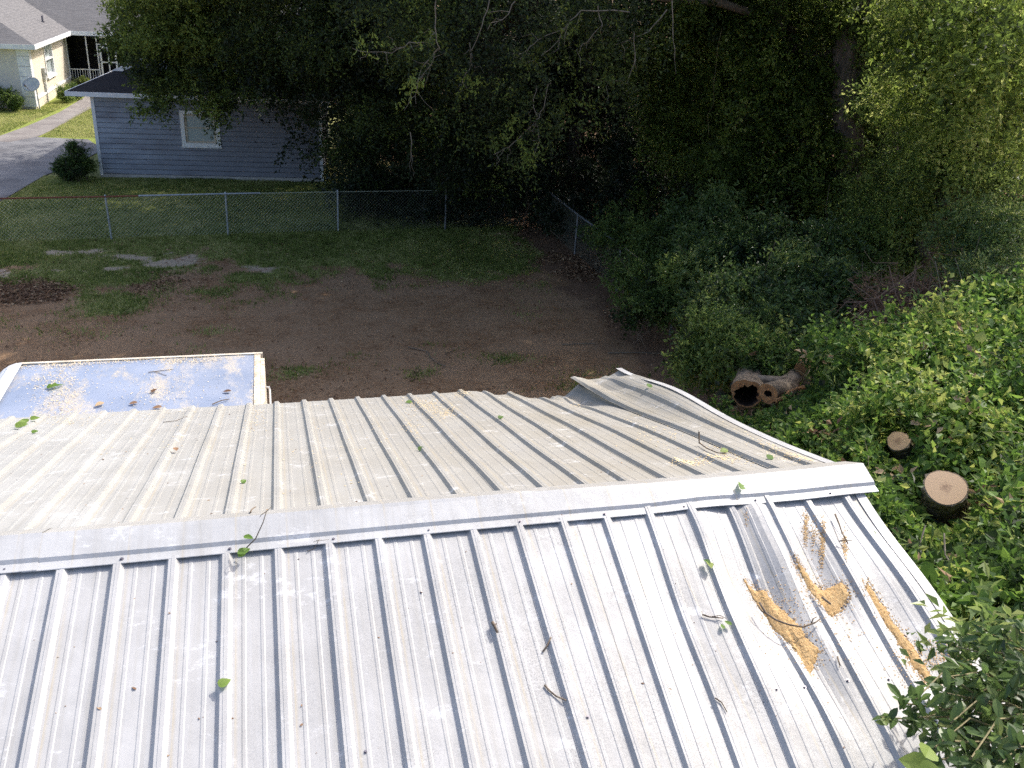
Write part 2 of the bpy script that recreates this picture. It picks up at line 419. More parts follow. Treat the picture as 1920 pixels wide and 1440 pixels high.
# ================================================================== SETTING: ground
xs = np.concatenate([[-600, -250, -120, -60, -40, -28], np.arange(-20, 26.01, .16), [32, 45, 70, 130, 260, 600]])
ys = np.concatenate([[-300, -120, -50, -20, -8, 0], np.arange(6, 50.01, .16), [53, 58, 65, 80, 110, 180, 350, 900]])
GX, GY = np.meshgrid(xs, ys)
def grass_field(x, y):
    big = fbm(x*.55, y*.55, 3, 4); n2 = fbm(x*1.7, y*1.7, 13, 4)
    g = sstep(20.0, 24.5, y+(n2-.5)*4)*.75+.10+(big-.5)*1.15+(n2-.5)*.5
    g = np.where(y > 26, np.maximum(g, .72), g)
    # bare brown middle of the yard, shaded strip by the fence
    g -= .50*np.exp(-(((x-3.2)/3.2)**2+((y-18.5)/2.3)**2))
    g += .28*np.exp(-(((x-4.8)/2.6)**2+((y-23.3)/1.6)**2))
    g -= .9*sstep(6.6, 7.8, x+(n2-.5))*(y < 40)
    g += .30*np.exp(-(((x+.5)/1.2)**2+((y-16)/.8)**2))
    g += .45*sstep(24, 27, y)
    for cx, cy, q in ((0.2, 15.9, .5), (1.6, 16.6, .4), (2.5, 15.6, .5), (3.1, 17.0, .45), (4.3, 16.2, .45), (-1.5, 18.3, .4), (-3.4, 19.9, .45), (-5.6, 19.4, .6), (5.2, 18.6, .4)): g += q*np.exp(-(((x-cx)/.55)**2+((y-cy)/.35)**2))
    return g
def sand_field(x, y):
    s = 0*x; x0_, y0_ = x, y
    x = x0_+(fbm(x0_*1.4, y0_*1.4, 61, 4)-.5)*1.5; y = y0_+(fbm(x0_*1.6, y0_*1.6, 63, 4)-.5)*1.0
    for cx, cy, a, b, h in ((-5.2, 24.0, .75, .38, 1), (-3.6, 23.5, 1.0, .30, .95), (-2.55, 23.35, .5, .75, .95), (-2.3, 22.5, .55, .22, .8), (-6.4, 22.5, .8, .22, .9), (-3.9, 22.6, .5, .18, .8), (-5.0, 22.4, .7, .2, .6), (-.6, 22.6, .9, .4, .55)):
        s = np.maximum(s, h*np.exp(-(((x-cx)/a)**2+((y-cy)/b)**2)))
    return s*1.25*sstep(.36, .60, fbm(x*3.2, y*4.2, 35, 5))+s*.34+(fbm(x*2.3, y*2.3, 31, 4)-.5)*.35-.04
def litter_field(x, y):
    n = fbm(x*1.3, y*1.3, 51, 4)
    l = .95*np.exp(-(((x+5.2)/1.1)**2+((y-21.0)/.85)**2))
    l = np.maximum(l, .55*np.exp(-(((x+3.2)/1.2)**2+((y-21.3)/.5)**2)))
    l = np.maximum(l, .9*sstep(6.0, 7.6, x+(n-.5)*1.5)*(y < 34))
    l = np.maximum(l, .7*sstep(26, 28.5, y)*sstep(3.0, 5.0, x))
    return l+(n-.5)*.5
ground_z = lambda x, y: (fbm(x*.5, y*.5, 77, 3)-.5)*.10+(fbm(x*3, y*3, 78, 3)-.5)*.03+.05*np.exp(-(((x+5.2)/1.0)**2+((y-21.0)/.7)**2))
inner = (GX > -19) & (GX < 25) & (GY > 8) & (GY < 49)
GZ = np.where(inner, ground_z(GX, GY), 0.0)
GZ = np.where((GX < -5) & (GY > 28), GZ*.15, GZ)
V = np.stack([GX, GY, GZ], -1).reshape(-1, 3)
nx, ny = len(xs), len(ys)
i0 = (np.arange(ny-1)[:, None]*nx+np.arange(nx-1)[None]).ravel()
Q = np.stack([i0, i0+1, i0+nx+1, i0+nx], 1)
ground = np_tris('ground', V, Q, M['ground'], smooth=True)
for nm, fld in (('grass', grass_field), ('sand', sand_field), ('litter', litter_field), ('lawn', lambda x, y: ((y > 37) & (x < -6.2))*1.0)):
    a = ground.data.attributes.new(nm, 'FLOAT', 'POINT'); a.data.foreach_set('value', np.clip(fld(GX, GY), 0, 1).astype(np.float32).ravel())
tag(ground, kind='structure')

def sheet(name, pts, z, mat, h=.03):
    mb = MB(); mb.slab([(x, y, z-h) for x, y in pts], (0, 0, h)); return tag(mb.build(name, mat), kind='structure')
sheet('driveway', [(-9.3, 22.0), (-7.75, 30.3), (-7.35, 33.25), (-6.75, 34.9), (-6.2, 38.0), (-7.05, 40.1), (-9.1, 40.5), (-9.7, 39.4), (-14, 39.0), (-22, 38.6), (-22, 22)], .03, M['asphalt'])
sheet('garden_path', [(-9.75, 39.3), (-9.0, 40.6), (-8.75, 42.5), (-8.5, 45.5), (-8.2, 49.0), (-7.9, 54.0), (-8.0, 56.5), (-9.1, 56.5), (-9.1, 52.0), (-9.35, 47.0), (-9.9, 43.0), (-10.6, 39.5)], .035, M['walk'])

# grass blades on the turf that can be seen
def scatter_grass(n, x0, x1, y0, y1, thr, hgt, w, seed, keep=None):
    r = np.random.default_rng(seed)
    x = r.uniform(x0, x1, n); y = r.uniform(y0, y1, n)
    g = grass_field(x, y)-np.clip(sand_field(x, y), 0, 1)*.9-np.clip(litter_field(x, y)-.2, 0, 1)*.5
    k = g > thr+r.normal(0, .14, n)
    if keep is not None: k &= keep(x, y)
    x, y, g = x[k], y[k], g[k]; m = len(x)
    z = ground_z(x, y)*np.where((x < -5) & (y > 28), .15, 1.0)-.005
    h = hgt*(.5+.9*r.random(m)); ang = r.uniform(0, 2*math.pi, m); ln = r.uniform(0, .9, m)*h
    d = np.stack([np.cos(ang), np.sin(ang)], 1); s = np.stack([-d[:, 1], d[:, 0]], 1)*w[0]*(.6+.8*r.random(m))[:, None]
    a = np.stack([x-s[:, 0], y-s[:, 1], z], 1); b = np.stack([x+s[:, 0], y+s[:, 1], z], 1)
    c = np.stack([x+d[:, 0]*ln, y+d[:, 1]*ln, z+h], 1)
    t = np.clip(.50+(fbm(x*.8, y*.8, 91, 3)-.5)*.9+(vnoise(x*6, y*6, 95)-.5)*.55+(y > 37)*.35+r.normal(0, .20, m), 0, 1)
    return np.stack([a, b, c], 1).reshape(-1, 3), t
on_drive = lambda x, y: ~((x < -7.2) & (y > 21) & (y < 40) & (x < -7.5+(y-32)*.12)) & ~((x > -5.7) & (x < 1.9) & (y > 32.9)) 
parts_ = [scatter_grass(260000, -8.5, 8.2, 14.5, 26.2, .42, .065, (.011,), 1, on_drive),
          scatter_grass(90000, -8.0, 5.5, 26.2, 33.2, .40, .06, (.012,), 2, on_drive),
          scatter_grass(50000, -12.6, -6.0, 40.6, 50, .3, .06, (.013,), 3, lambda x, y: ~((x > -10.6+(y-39.5)*.12) & (x < -8.9+(y-40)*.06)))]
GV = np.concatenate([p[0] for p in parts_]); GT = np.concatenate([p[1] for p in parts_])
tag(np_tris('grass', GV, np.arange(len(GV)).reshape(-1, 3), GRASS, tint=GT), 'patchy short grass growing over the shaded yard and lawn', 'grass', kind='stuff')

# clods and small stones on the bare soil
r = np.random.default_rng(66); n_ = 5200
x = r.uniform(-7.5, 7.2, n_); y = r.uniform(14.4, 24.5, n_); k = grass_field(x, y) < .5; x, y = x[k], y[k]; n_ = len(x)
sz = r.uniform(.008, .030, n_)*(.5+r.random(n_)); zc = ground_z(x, y)
off = np.array([(1, 0, 0), (-.5, .87, 0), (-.5, -.87, 0), (.1, .05, .9)])
jit_ = 1+r.normal(0, .25, (n_, 4, 3)); Vc = np.stack([x, y, zc-.003], 1)[:, None, :]+off[None]*sz[:, None, None]*jit_
Tc = (np.arange(n_)[:, None, None]*4+np.array([[0, 1, 3], [1, 2, 3], [2, 0, 3]])[None]).reshape(-1, 3)
M['clod'] = simple('clod', (.10, .055, .03), (.34, .24, .16), 3, 1, 0, 0, spec=.1)
tag(np_tris('clods', Vc.reshape(-1, 3), Tc, M['clod']), 'small clods and stones scattered over the bare soil', 'clods', kind='stuff')
# fallen leaves on the yard
def litter(n, x0, x1, y0, y1, thr, L, seed):
    r = np.random.default_rng(seed)
    x = r.uniform(x0, x1, n); y = r.uniform(y0, y1, n)
    k = litter_field(x, y) > thr+r.normal(0, .2, n); x, y = x[k], y[k]; m = len(x)
    P = np.stack([x, y, ground_z(x, y)+.012+.02*r.random(m)], 1)
    a = r.uniform(0, 6.28, m); D = np.stack([np.cos(a), np.sin(a), r.normal(0, .35, m)], 1)
    Nn = np.array([0, 0, 1.])+r.normal(0, .45, (m, 3)); s = .6+.8*r.random(m)
    return P, D, Nn, L*s, L*.55*s, np.clip(r.normal(.42, .25, m), 0, 1)
foliage_sets = [litter(16000, -7.5, -1.5, 19.5, 23.0, .45, .09, 5), litter(36000, 5.0, 9.2, 11, 27, .5, .085, 6), litter(15000, -7, 7, 14.5, 26, .05, .055, 7), litter(9000, 2, 10, 26, 33, .5, .10, 8)]
tag(foliage('leaf_litter', foliage_sets, DEADL), 'brown fallen leaves lying in drifts on the bare dirt', 'leaves', kind='stuff')
# pale leaf flecks and wood chips in the yard
r = np.random.default_rng(9); m = 4200
x = r.uniform(-8, 8, m); y = r.uniform(14.5, 32.0, m); a = r.uniform(0, 6.28, m)
P = np.stack([x, y, ground_z(x, y)+.02], 1); D = np.stack([np.cos(a), np.sin(a), 0*a+.1], 1)
s = .5+r.random(m)
tag(foliage('wood_chips', [(P, D, np.array([0, 0, 1.])+r.normal(0, .3, (m, 3)), .045*s, .025*s, np.clip(r.normal(.9, .15, m), 0, 1))], DEADL), 'pale chips and leaf flecks strewn over the dirt yard', 'wood chips', kind='stuff')

# ================================================================== METAL BUILDING
YA, ZA, AL, BE = 3.771, 4.575, math.tan(rad(15.1)), math.tan(rad(16.6))
RIB0, PIT = -0.9773, .2286
X_END = 3.02
FAR_EAVE, NEAR_EAVE = 7.25, .27
_prof = np.array([(-.030, 0), (-.015, .0205), (-.004, .0205), (-.002, .0218), (.014, .0218), (.030, 0), (.066, 0), (.070, .0017), (.082, .0017), (.086, 0), (.142, 0), (.146, .0017), (.158, .0017), (.162, 0), (.1986, 0)])
def prof(u):
    """height of the sheet above its pan; u metres along the ridge"""
    k = (np.asarray(u, float)-RIB0+.030) % PIT-.030
    return np.interp(k, _prof[:, 0], _prof[:, 1])
def dent_near(x, y):
    g = lambda cx, cy, a, b: np.exp(-(((x-cx)/a)**2+((y-cy)/b)**2))
    d = -.060*g(2.20, 3.08, .12, .40)-.058*g(2.52, 3.12, .11, .34)+.022*g(2.36, 3.25, .07, .3)-.030*g(2.75, 2.85, .10, .55)
    d = d+.018*g(2.42, 2.72, .10, .25)-.022*g(2.30, 2.65, .08, .22)+.02*g(2.05, 3.5, .1, .14)+.022*g(2.35, 3.56, .10, .10)-.015*g(1.75, 3.0, .12, .3)
    d = d+.004*np.sin(x*9+y*3)*sstep(1.2, 2.0, x)+.006*np.sin(y*7+x*4)*sstep(1.6, 2.3, x)+.0015*np.sin(y*5.3+x*2.1)
    return d
def shift_near(x, y):
    return -.085*sstep(1.0, 1.75, x)*(1-sstep(2.45, 2.95, x))*np.clip((3.65-y)/1.35, 0, 2.2)+.006*np.sin(y*6+x*3)*sstep(1.5, 2, x)
_ex = [-9, 1.35, 1.55, 1.8, 2.08, 2.45, 2.63, 2.8, 2.95, 3.1]; _ez = [0, 0, .012, -.015, -.055, -.085, -.06, -.01, .10, .15]
def dent_far(x, y):
    t = np.clip((y-4.4)/(FAR_EAVE-4.4), 0, 1.05)
    d = np.interp(x, _ex, _ez)*t**1.6+.07*np.exp(-(((x-3.05)/.22)**2+((y-6.0)/.8)**2))
    d = d+.007*np.sin(x*17+y*5)*sstep(6.6, 7.25, y)*sstep(.9, 2.0, x)+.045*np.clip(1-np.abs(x-2.66)/.13, 0, 1)*np.clip((y-6.4)/.6, 0, 1)+.03*np.clip(1-np.abs(x-2.42+.15*(y-7))/.08, 0, 1)*np.clip((y-6.7)/.5, 0, 1)-.05*np.exp(-(((x-2.52)/.12)**2+((y-6.7)/.3)**2))
    d = d+.003*np.sin(y*4.1+x*2.3)
    return d
def flat_near(x, y):   # ribs pressed flat where the tree struck
    g = lambda cx, cy, a, b: np.exp(-(((x-cx)/a)**2+((y-cy)/b)**2))
    return 1-.9*np.clip(g(2.22, 2.98, .10, .16)+g(2.42, 3.12, .05, .1), 0, 1)
def flat_far(x, y):
    return 1-.85*sstep(6.75, 7.2, y)*sstep(2.35, 2.6, x)*(1-sstep(2.85, 2.95, x))
def near_z(x, y): return ZA-(YA-y)*AL+dent_near(x, y)
def far_z(x, y): return ZA-(y-YA)*BE+dent_far(x, y)
def roof_point(x, y, lift=0.0):
    if y < YA: return np.array([x+shift_near(x, y), y, float(near_z(x, y)+prof(x)*flat_near(x, y))+lift])
    return np.array([x, y, float(far_z(x, y)+prof(x)*flat_far(x, y))+lift])

shed = empty('metal_building', (.5, 3.77, 0), 'low metal building with dented ribbed silver roof and a torn far corner', 'building')
def sheet_u(k0, k1, x0=None, x1=None):
    u = np.concatenate([RIB0+k*PIT+_prof[:, 0] for k in range(k0, k1+1)])
    lo = RIB0+k0*PIT-.034 if x0 is None else x0; hi = RIB0+k1*PIT+.042 if x1 is None else x1
    u = u[(u > lo) & (u < hi)]
    mids = (u[1:]+u[:-1])/2; mids = mids[np.diff(u) > .03]
    return np.unique(np.concatenate([[lo], u, mids, [hi]]))
def roof_sheet(side, k0, k1, y0, y1, lift0, lift1, name='roof_panel', x0=None, x1=None, curl=0.0, label=None):
    u = sheet_u(k0, k1, x0, x1); n = 70
    yy = np.linspace(y0, y1, n)
    U, Y = np.meshgrid(u, yy)
    lf = lift0+(lift1-lift0)*(U-u[0])/(u[-1]-u[0])
    if side == 'near':
        Z = near_z(U, Y)+prof(U)*flat_near(U, Y)+lf; X = U+shift_near(U, Y)
    else:
        Z = far_z(U, Y)+prof(U)*flat_far(U, Y)+lf; X = U.copy(); YE = Y.copy()
        if curl:   # sheet that has sprung off its neighbour at the eave
            c = curl*np.clip((Y-6.0)/1.2, 0, 1)*np.clip(1-(U-u[0])/.30, 0, 1)+.018*np.abs(np.sin(Y*4.5+U*6))*sstep(6.2, 7.0, Y)
            Z = Z+c; X = X-c*.6
        t = sstep(6.9, 7.25, Y)*sstep(1.6, 2.1, U)
        Y = Y-t*.05*np.sin(U*11)
        Y = Y+sstep(6.9, 7.25, Y)*sstep(2.0, 2.2, U)*(1-sstep(2.3, 2.45, U))*(-.12)
    Vv = np.stack([X, Y, Z], -1).reshape(-1, 3); m = len(u)
    i0 = (np.arange(n-1)[:, None]*m+np.arange(m-1)[None]).ravel()
    Qd = np.stack([i0, i0+1, i0+m+1, i0+m], 1) if y1 > y0 else np.stack([i0, i0+m, i0+m+1, i0+1], 1)
    o = np_tris(name, Vv, Qd, M['roof_near'] if side == 'near' else M['roof_far'], shed)
    sol = o.modifiers.new('gauge', 'SOLIDIFY'); sol.thickness = .0012; sol.offset = -1
    if label: o['label'] = label
    return o
near_sheets = []
for k0 in (-11, -7, -3, 1, 5, 9):
    near_sheets.append((k0, roof_sheet('near', k0, k0+4, NEAR_EAVE, YA-.01, .0022, 0)))
near_sheets.append((13, roof_sheet('near', 13, 17, NEAR_EAVE, YA-.01, .0022, 0, x1=X_END, label='dented roof sheet with sawdust in its hollows')))
far_sheets = []
for k0 in (-11, -7, -3, 1, 5, 9):
    far_sheets.append((k0, roof_sheet('far', k0, k0+4, YA+.01, FAR_EAVE, .0022, 0)))
far_sheets.append((13, roof_sheet('far', 13, 16, YA+.01, FAR_EAVE, .0022, 0, label='crumpled roof sheet pressed down at the eave')))
far_sheets.append((16, roof_sheet('far', 16, 18, YA+.01, FAR_EAVE+.03, .006, .002, x1=3.075, curl=.065, label='torn roof sheet lifted off at the corner')))
# folded rake edges
def rake(side):
    n = 60; mb = MB(); yy = np.linspace(NEAR_EAVE, YA-.02, n) if side == 'near' else np.linspace(YA+.02, FAR_EAVE+.03, n)
    rows = []
    for y in yy:
        if side == 'near':
            x = X_END+float(shift_near(X_END, y)); z = float(near_z(X_END, y)+prof(X_END)*flat_near(X_END, y))
        else:
            x = 3.075; z = float(far_z(3.075, y)+prof(3.075)*flat_far(3.075, y))+.002
        rows.append([(x-.05, y, z+.004), (x+.006, y, z+.006), (x+.012, y, z-.06), (x+.004, y, z-.062)])
    for i in range(n-1):
        a, b = rows[i], rows[i+1]
        for j in range(3): mb.add([a[j], a[j+1], b[j+1], b[j]], [(0, 1, 2, 3)])
    return mb.build('rake_trim', M['cap'], shed)
rake('near'); rake('far')
# ridge cap: two lengths that lap, each a folded strip
def cap_piece(x0, x1, lift):
    n = max(8, int((x1-x0)/.08)); mb = MB(); rows = []
    for i in range(n+1):
        x = x0+(x1-x0)*i/n
        sag = -.012*sstep(1.3, 2.2, x)*(1-sstep(2.6, 3.0, x))+.003*math.sin(x*3)
        zt = ZA+.052+lift+sag
        lo = .022+lift+sag*.5
        bow = .012*math.exp(-((x-2.1)/.2)**2)
        def pn(dy, h): return (x, YA-dy, ZA-dy*AL+h+lift+sag*.6)
        def pf(dy, h): return (x, YA+dy, ZA-dy*BE+h+lift+sag*.6)
        rows.append([pf(.150, .021), pf(.148, .024), pf(.02, .048), (x, YA-.002, zt), pn(.02, .050), pn(.124, .038+bow), pn(.136, .0245+bow), pn(.176, .0235+bow), pn(.178, .0215+bow)])
    for i in range(n):
        a, b = rows[i], rows[i+1]
        for j in range(8): mb.add([a[j], a[j+1], b[j+1], b[j]], [(0, 1, 2, 3)])
    nq = n*8
    if x1 > 3.0:   # the open end is folded down
        e = rows[-1]
        mb.add([e[2], e[3], e[4], (e[4][0]+.02, e[4][1], e[4][2]-.05), (e[2][0]+.02, e[2][1], e[2][2]-.05)], [(0, 1, 2, 3, 4)])
    o = mb.build('ridge_cap', M['cap'], shed); o.data.materials.append(M['cap_dim'])
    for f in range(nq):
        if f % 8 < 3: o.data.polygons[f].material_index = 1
    return o
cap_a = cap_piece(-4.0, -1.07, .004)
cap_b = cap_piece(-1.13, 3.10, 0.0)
# screws
def screw_mesh():
    mb = MB()
    mb.tube([(0, 0, 0), (0, 0, .0025)], .0085, .0085, 8); mb.tube([(0, 0, .0025), (0, 0, .008)], .0052, .0046, 6)
    return mb.mesh('screw', M['screw'])
SCREW = screw_mesh()
def screw(p, parent, tilt):
    o = bpy.data.objects.new('screw', SCREW); COL.objects.link(o); o.parent = parent
    base = Vector((0, 0, 0)); w = parent
    while w is not None: base += w.location; w = w.parent
    o.location = Vector(tuple(float(c) for c in p))-base; o.rotation_euler = (tilt, 0, 0)
def sheet_of(x):
    k = (x-RIB0)/PIT
    c = [s for s in near_sheets if s[0]-.2 <= k < s[0]+3.8]
    return (c or near_sheets[-1:])[0][1]
def near_hit(px, py, z=0.0): return on_plane(px, py, (0, YA, ZA+z), (0, -AL, 1))
def far_hit(px, py, z=0.0): return on_plane(px, py, (0, YA, ZA+z), (0, BE, 1))
for px, py in ((651, 1416), (686, 1411), (768, 1402), (873, 1380), (971, 1363), (1074, 1352), (1102, 1345), (1170, 1335), (1260, 1324), (1346, 1308), (1426, 1297), (1456, 1294), (1509, 1286), (1589, 1278), (1667, 1272), (545, 1432), (443, 1450)):
    q = near_hit(px, py); screw((q[0], q[1], near_z(q[0]-float(shift_near(q[0], q[1])), q[1])+.001), sheet_of(q[0]), math.atan(AL))
for px, py in ((8, 1072), (228, 1051), (431, 1028), (625, 1008), (803, 990), (973, 972), (1131, 957), (1280, 944), (1415, 933), (1556, 922)):
    q = near_hit(px, py, .023); screw((q[0], YA-.156, ZA-.156*AL+.0225), cap_a if q[0] < -1.1 else cap_b, math.atan(AL))
# walls and framing under the roof
def wall(x0, y0, x1, y1, h0, h1):
    mb = MB(); n = max(2, int(math.hypot(x1-x0, y1-y0)/.114)); L = math.hypot(x1-x0, y1-y0)
    tx, ty = (x1-x0)/L, (y1-y0)/L; nxx, nyy = ty, -tx
    pts = []
    for i in range(n+1):
        t = i/n; o = .012 if i % 2 else 0
        h = h0+(h1-h0)*t
        pts.append(((x0+(x1-x0)*t+nxx*o, y0+(y1-y0)*t+nyy*o, 0), (x0+(x1-x0)*t+nxx*o, y0+(y1-y0)*t+nyy*o, h)))
    for i in range(n): mb.add([pts[i][0], pts[i+1][0], pts[i+1][1], pts[i][1]], [(0, 1, 2, 3)])
    o = mb.build('wall', M['wall_metal'], shed); s = o.modifiers.new('gauge', 'SOLIDIFY'); s.thickness = .02; return o
zr = lambda y: (ZA-(YA-y)*AL if y < YA else ZA-(y-YA)*BE)-.10
wall(-3.4, .42, 2.86, .42, zr(.42), zr(.42)); wall(2.86, 7.02, -3.4, 7.02, zr(7.02)-.06, zr(7.02)-.06)
wall(2.86, .44, 2.86, YA, zr(.44), zr(YA)); wall(2.86, YA, 2.86, 7.0, zr(YA), zr(7.0)-.06)
wall(-3.4, YA, -3.4, .44, zr(YA), zr(.44)); wall(-3.4, 7.0, -3.4, YA, zr(7.0)-.06, zr(YA))
mb = MB()
for y in (.6, 1.6, 2.6, 3.5, 4.1, 5.1, 6.1, 6.9): mb.box((-3.38, y-.02, zr(y)-.12), (2.84, y+.02, zr(y)-.03 if y < 5 else zr(y)-.09))
tag(mb.build('roof_framing', M['bark_light'], shed), kind='stuff')
# drip edge along the far eave
mb = MB()
prev = None
for x in np.arange(-3.5, 1.4, .1):
    z = float(far_z(x, FAR_EAVE))
    cur = [(x, FAR_EAVE-.05, z-.006), (x, FAR_EAVE+.012, z-.010), (x, FAR_EAVE+.018, z-.07), (x, FAR_EAVE+.010, z-.075)]
    if prev:
        for j in range(3): mb.add([prev[j], prev[j+1], cur[j+1], cur[j]], [(0, 1, 2, 3)])
    prev = cur
mb.build('eave_trim', M['cap'], shed)

# ------------------------------------------------------------------ sawdust
def inside(poly, x, y):
    c = False; n = len(poly); j = n-1
    for i in range(n):
        xi, yi = poly[i]; xj, yj = poly[j]
        if (yi > y) != (yj > y) and x < (xj-xi)*(y-yi)/(yj-yi)+xi: c = not c
        j = i
    return c
def edge_dist(poly, x, y):
    best = 9
    for i in range(len(poly)):
        a = np.array(poly[i]); b = np.array(poly[(i+1) % len(poly)]); p = np.array((x, y))
        t = np.clip((p-a) @ (b-a)/((b-a) @ (b-a)+1e-9), 0, 1); best = min(best, np.linalg.norm(p-a-t*(b-a)))
    return best
def rough_sheet_z(x, y):
    xs_ = x-float(shift_near(x, y)); return float(near_z(xs_, y)+prof(xs_)*flat_near(xs_, y))
def pile(pix, label, hmax, seed):
    r = np.random.default_rng(seed)
    poly = [tuple(near_hit(*p)[:2]) for p in pix]
    px_ = [p[0] for p in poly]; py_ = [p[1] for p in poly]
    st = .008
    X = np.arange(min(px_)-st, max(px_)+st, st); Y = np.arange(min(py_)-st, max(py_)+st, st)
    idx = {}; mb = MB(); vs = []
    for i, x in enumerate(X):
        for j, y in enumerate(Y):
            jx, jy = x+r.normal(0, .0022), y+r.normal(0, .0022)
            d = edge_dist(poly, jx, jy)*(1 if inside(poly, jx, jy) else -1)
            wob = .012*(vnoise(np.array([jx*40.]), np.array([jy*40.]), seed)[0]-.5)
            d += wob
            h = hmax*min(1, max(0, d)/.05)**.7+r.uniform(0, .0035) if d > 0 else -.004
            vs.append((jx, jy, rough_sheet_z(jx, jy)+h+.002)); idx[i, j] = (len(vs)-1, d)
    fs = []
    for i in range(len(X)-1):
        for j in range(len(Y)-1):
            q = [idx[i, j], idx[i+1, j], idx[i+1, j+1], idx[i, j+1]]
            if max(k[1] for k in q) > 0 and min(k[1] for k in q) > -.02: fs.append(tuple(k[0] for k in q))
    used = sorted({k for f in fs for k in f}); remap = {k: n for n, k in enumerate(used)}
    mb.add([vs[k] for k in used], [tuple(remap[k] for k in f) for f in fs])
    # loose grains round the edge
    for _ in range(900):
        k = r.integers(len(poly)); a = np.array(poly[k]); b = np.array(poly[(k+1) % len(poly)])
        p = a+(b-a)*r.random()+r.normal(0, .017, 2); z = rough_sheet_z(*p)+.001
        s = r.uniform(.0010, .0028); e = np.array([math.cos(r.random()*6), math.sin(r.random()*6)])*s*1.5; f_ = np.array([-e[1], e[0]])*.6
        mb.add([(*(p-e-f_), z), (*(p+e-f_), z), (*(p+e+f_), z+s), (*(p-e+f_), z+s)], [(0, 1, 2, 3)])
    o = mb.build('sawdust_pile', M['sawdust'])
    return tag(o, label, 'sawdust', 'sawdust heaps on the dented roof')
pile([(1397, 1072), (1418, 1090), (1440, 1096), (1470, 1130), (1502, 1166), (1517, 1193), (1537, 1216), (1530, 1236), (1520, 1260), (1508, 1238), (1482, 1196), (1458, 1165), (1430, 1125), (1410, 1098)], 'largest tan sawdust heap, with a bent dark twig lying across it', .020, 11)
pile([(1488, 1043), (1520, 1074), (1547, 1092), (1582, 1086), (1592, 1108), (1580, 1128), (1563, 1146), (1542, 1126), (1522, 1104), (1500, 1070)], 'blunt fan of tan sawdust in the second hollow, bark scrap on its edge', .018, 12)
pile([(1624, 1083), (1650, 1118), (1682, 1165), (1722, 1214), (1752, 1268), (1742, 1278), (1722, 1250), (1694, 1207), (1656, 1153), (1628, 1109)], 'long thin drift of sawdust along the last rib by the roof edge', .012, 13)
pile([(1790, 1240), (1808, 1236), (1812, 1252), (1798, 1254)], 'small sawdust clump beside the shrub leaves at the roof edge', .010, 14)
# sawdust specks on both slopes and thin runs against the ribs
r = np.random.default_rng(21); GP = []
def specks(n, cx, cy, sx, sy, fn): 
    for _ in range(n):
        q = fn(cx+r.normal(0, sx), cy+r.normal(0, sy)); GP.append(q)
for cx, cy, sx, sy, n in ((800, 760, 22, 9, 420), (835, 775, 12, 6, 160), (868, 742, 10, 4, 160), (1285, 868, 14, 3, 260), (1345, 860, 22, 4, 200), (1400, 845, 30, 7, 300), (1440, 855, 22, 7, 420), (1495, 860, 20, 4, 700), (1395, 822, 35, 9, 160), (1470, 840, 18, 6, 200), (1300, 800, 60, 14, 120), (1240, 815, 40, 14, 80), (775, 800, 8, 8, 60), (480, 785, 12, 14, 90), (130, 790, 35, 5, 120), (300, 775, 60, 8, 120), (1160, 742, 15, 6, 30), (1085, 745, 12, 5, 60), (640, 840, 90, 50, 90), (350, 820, 120, 30, 90)):
    specks(n, cx, cy, sx, sy, far_hit)
for cx, cy, sx, sy, n in ((1415, 1085, 5, 8, 60), (1543, 1015, 3, 22, 420), (1512, 985, 3, 16, 300), (1528, 1000, 4, 16, 150), (1585, 1022, 3, 16, 260), (1400, 975, 2, 8, 30), (1700, 1230, 16, 26, 260), (1760, 1225, 16, 12, 260), (1580, 1210, 30, 30, 90), (1480, 1140, 26, 40, 260), (1560, 1110, 24, 24, 200)):
    specks(n, cx, cy, sx, sy, near_hit)
mb = MB(); mb_near = MB()
for q in GP:
    if not (-3 < q[0] < 3.0 and NEAR_EAVE < q[1] < FAR_EAVE-.02) or abs(q[1]-YA) < .19: continue
    x, y = q[0], q[1]; z = (rough_sheet_z(x, y) if y < YA else roof_point(x, y)[2])+.0025
    s = r.uniform(.0015, .0048)*(1 if y > YA else .5); a = r.random()*6.28; e = np.array([math.cos(a), math.sin(a)])*s*1.6; f_ = np.array([-e[1], e[0]])*.55
    sl = AL if y < YA else -BE
    pts = [np.array((x, y))+d for d in (-e-f_, e-f_, e+f_, -e+f_)]
    (mb if y > YA else mb_near).add([(p[0], p[1], z+(p[1]-y)*sl+r.random()*s*.5) for p in pts], [(0, 1, 2, 3)])
tag(mb_near.build('sawdust', M['sawdust']), 'fine tan sawdust grains strewn over the dented near slope', 'sawdust', kind='stuff')
tag(mb.build('sawdust', M['chip']), 'loose sawdust chips strewn along the roof ribs', 'sawdust', kind='stuff')

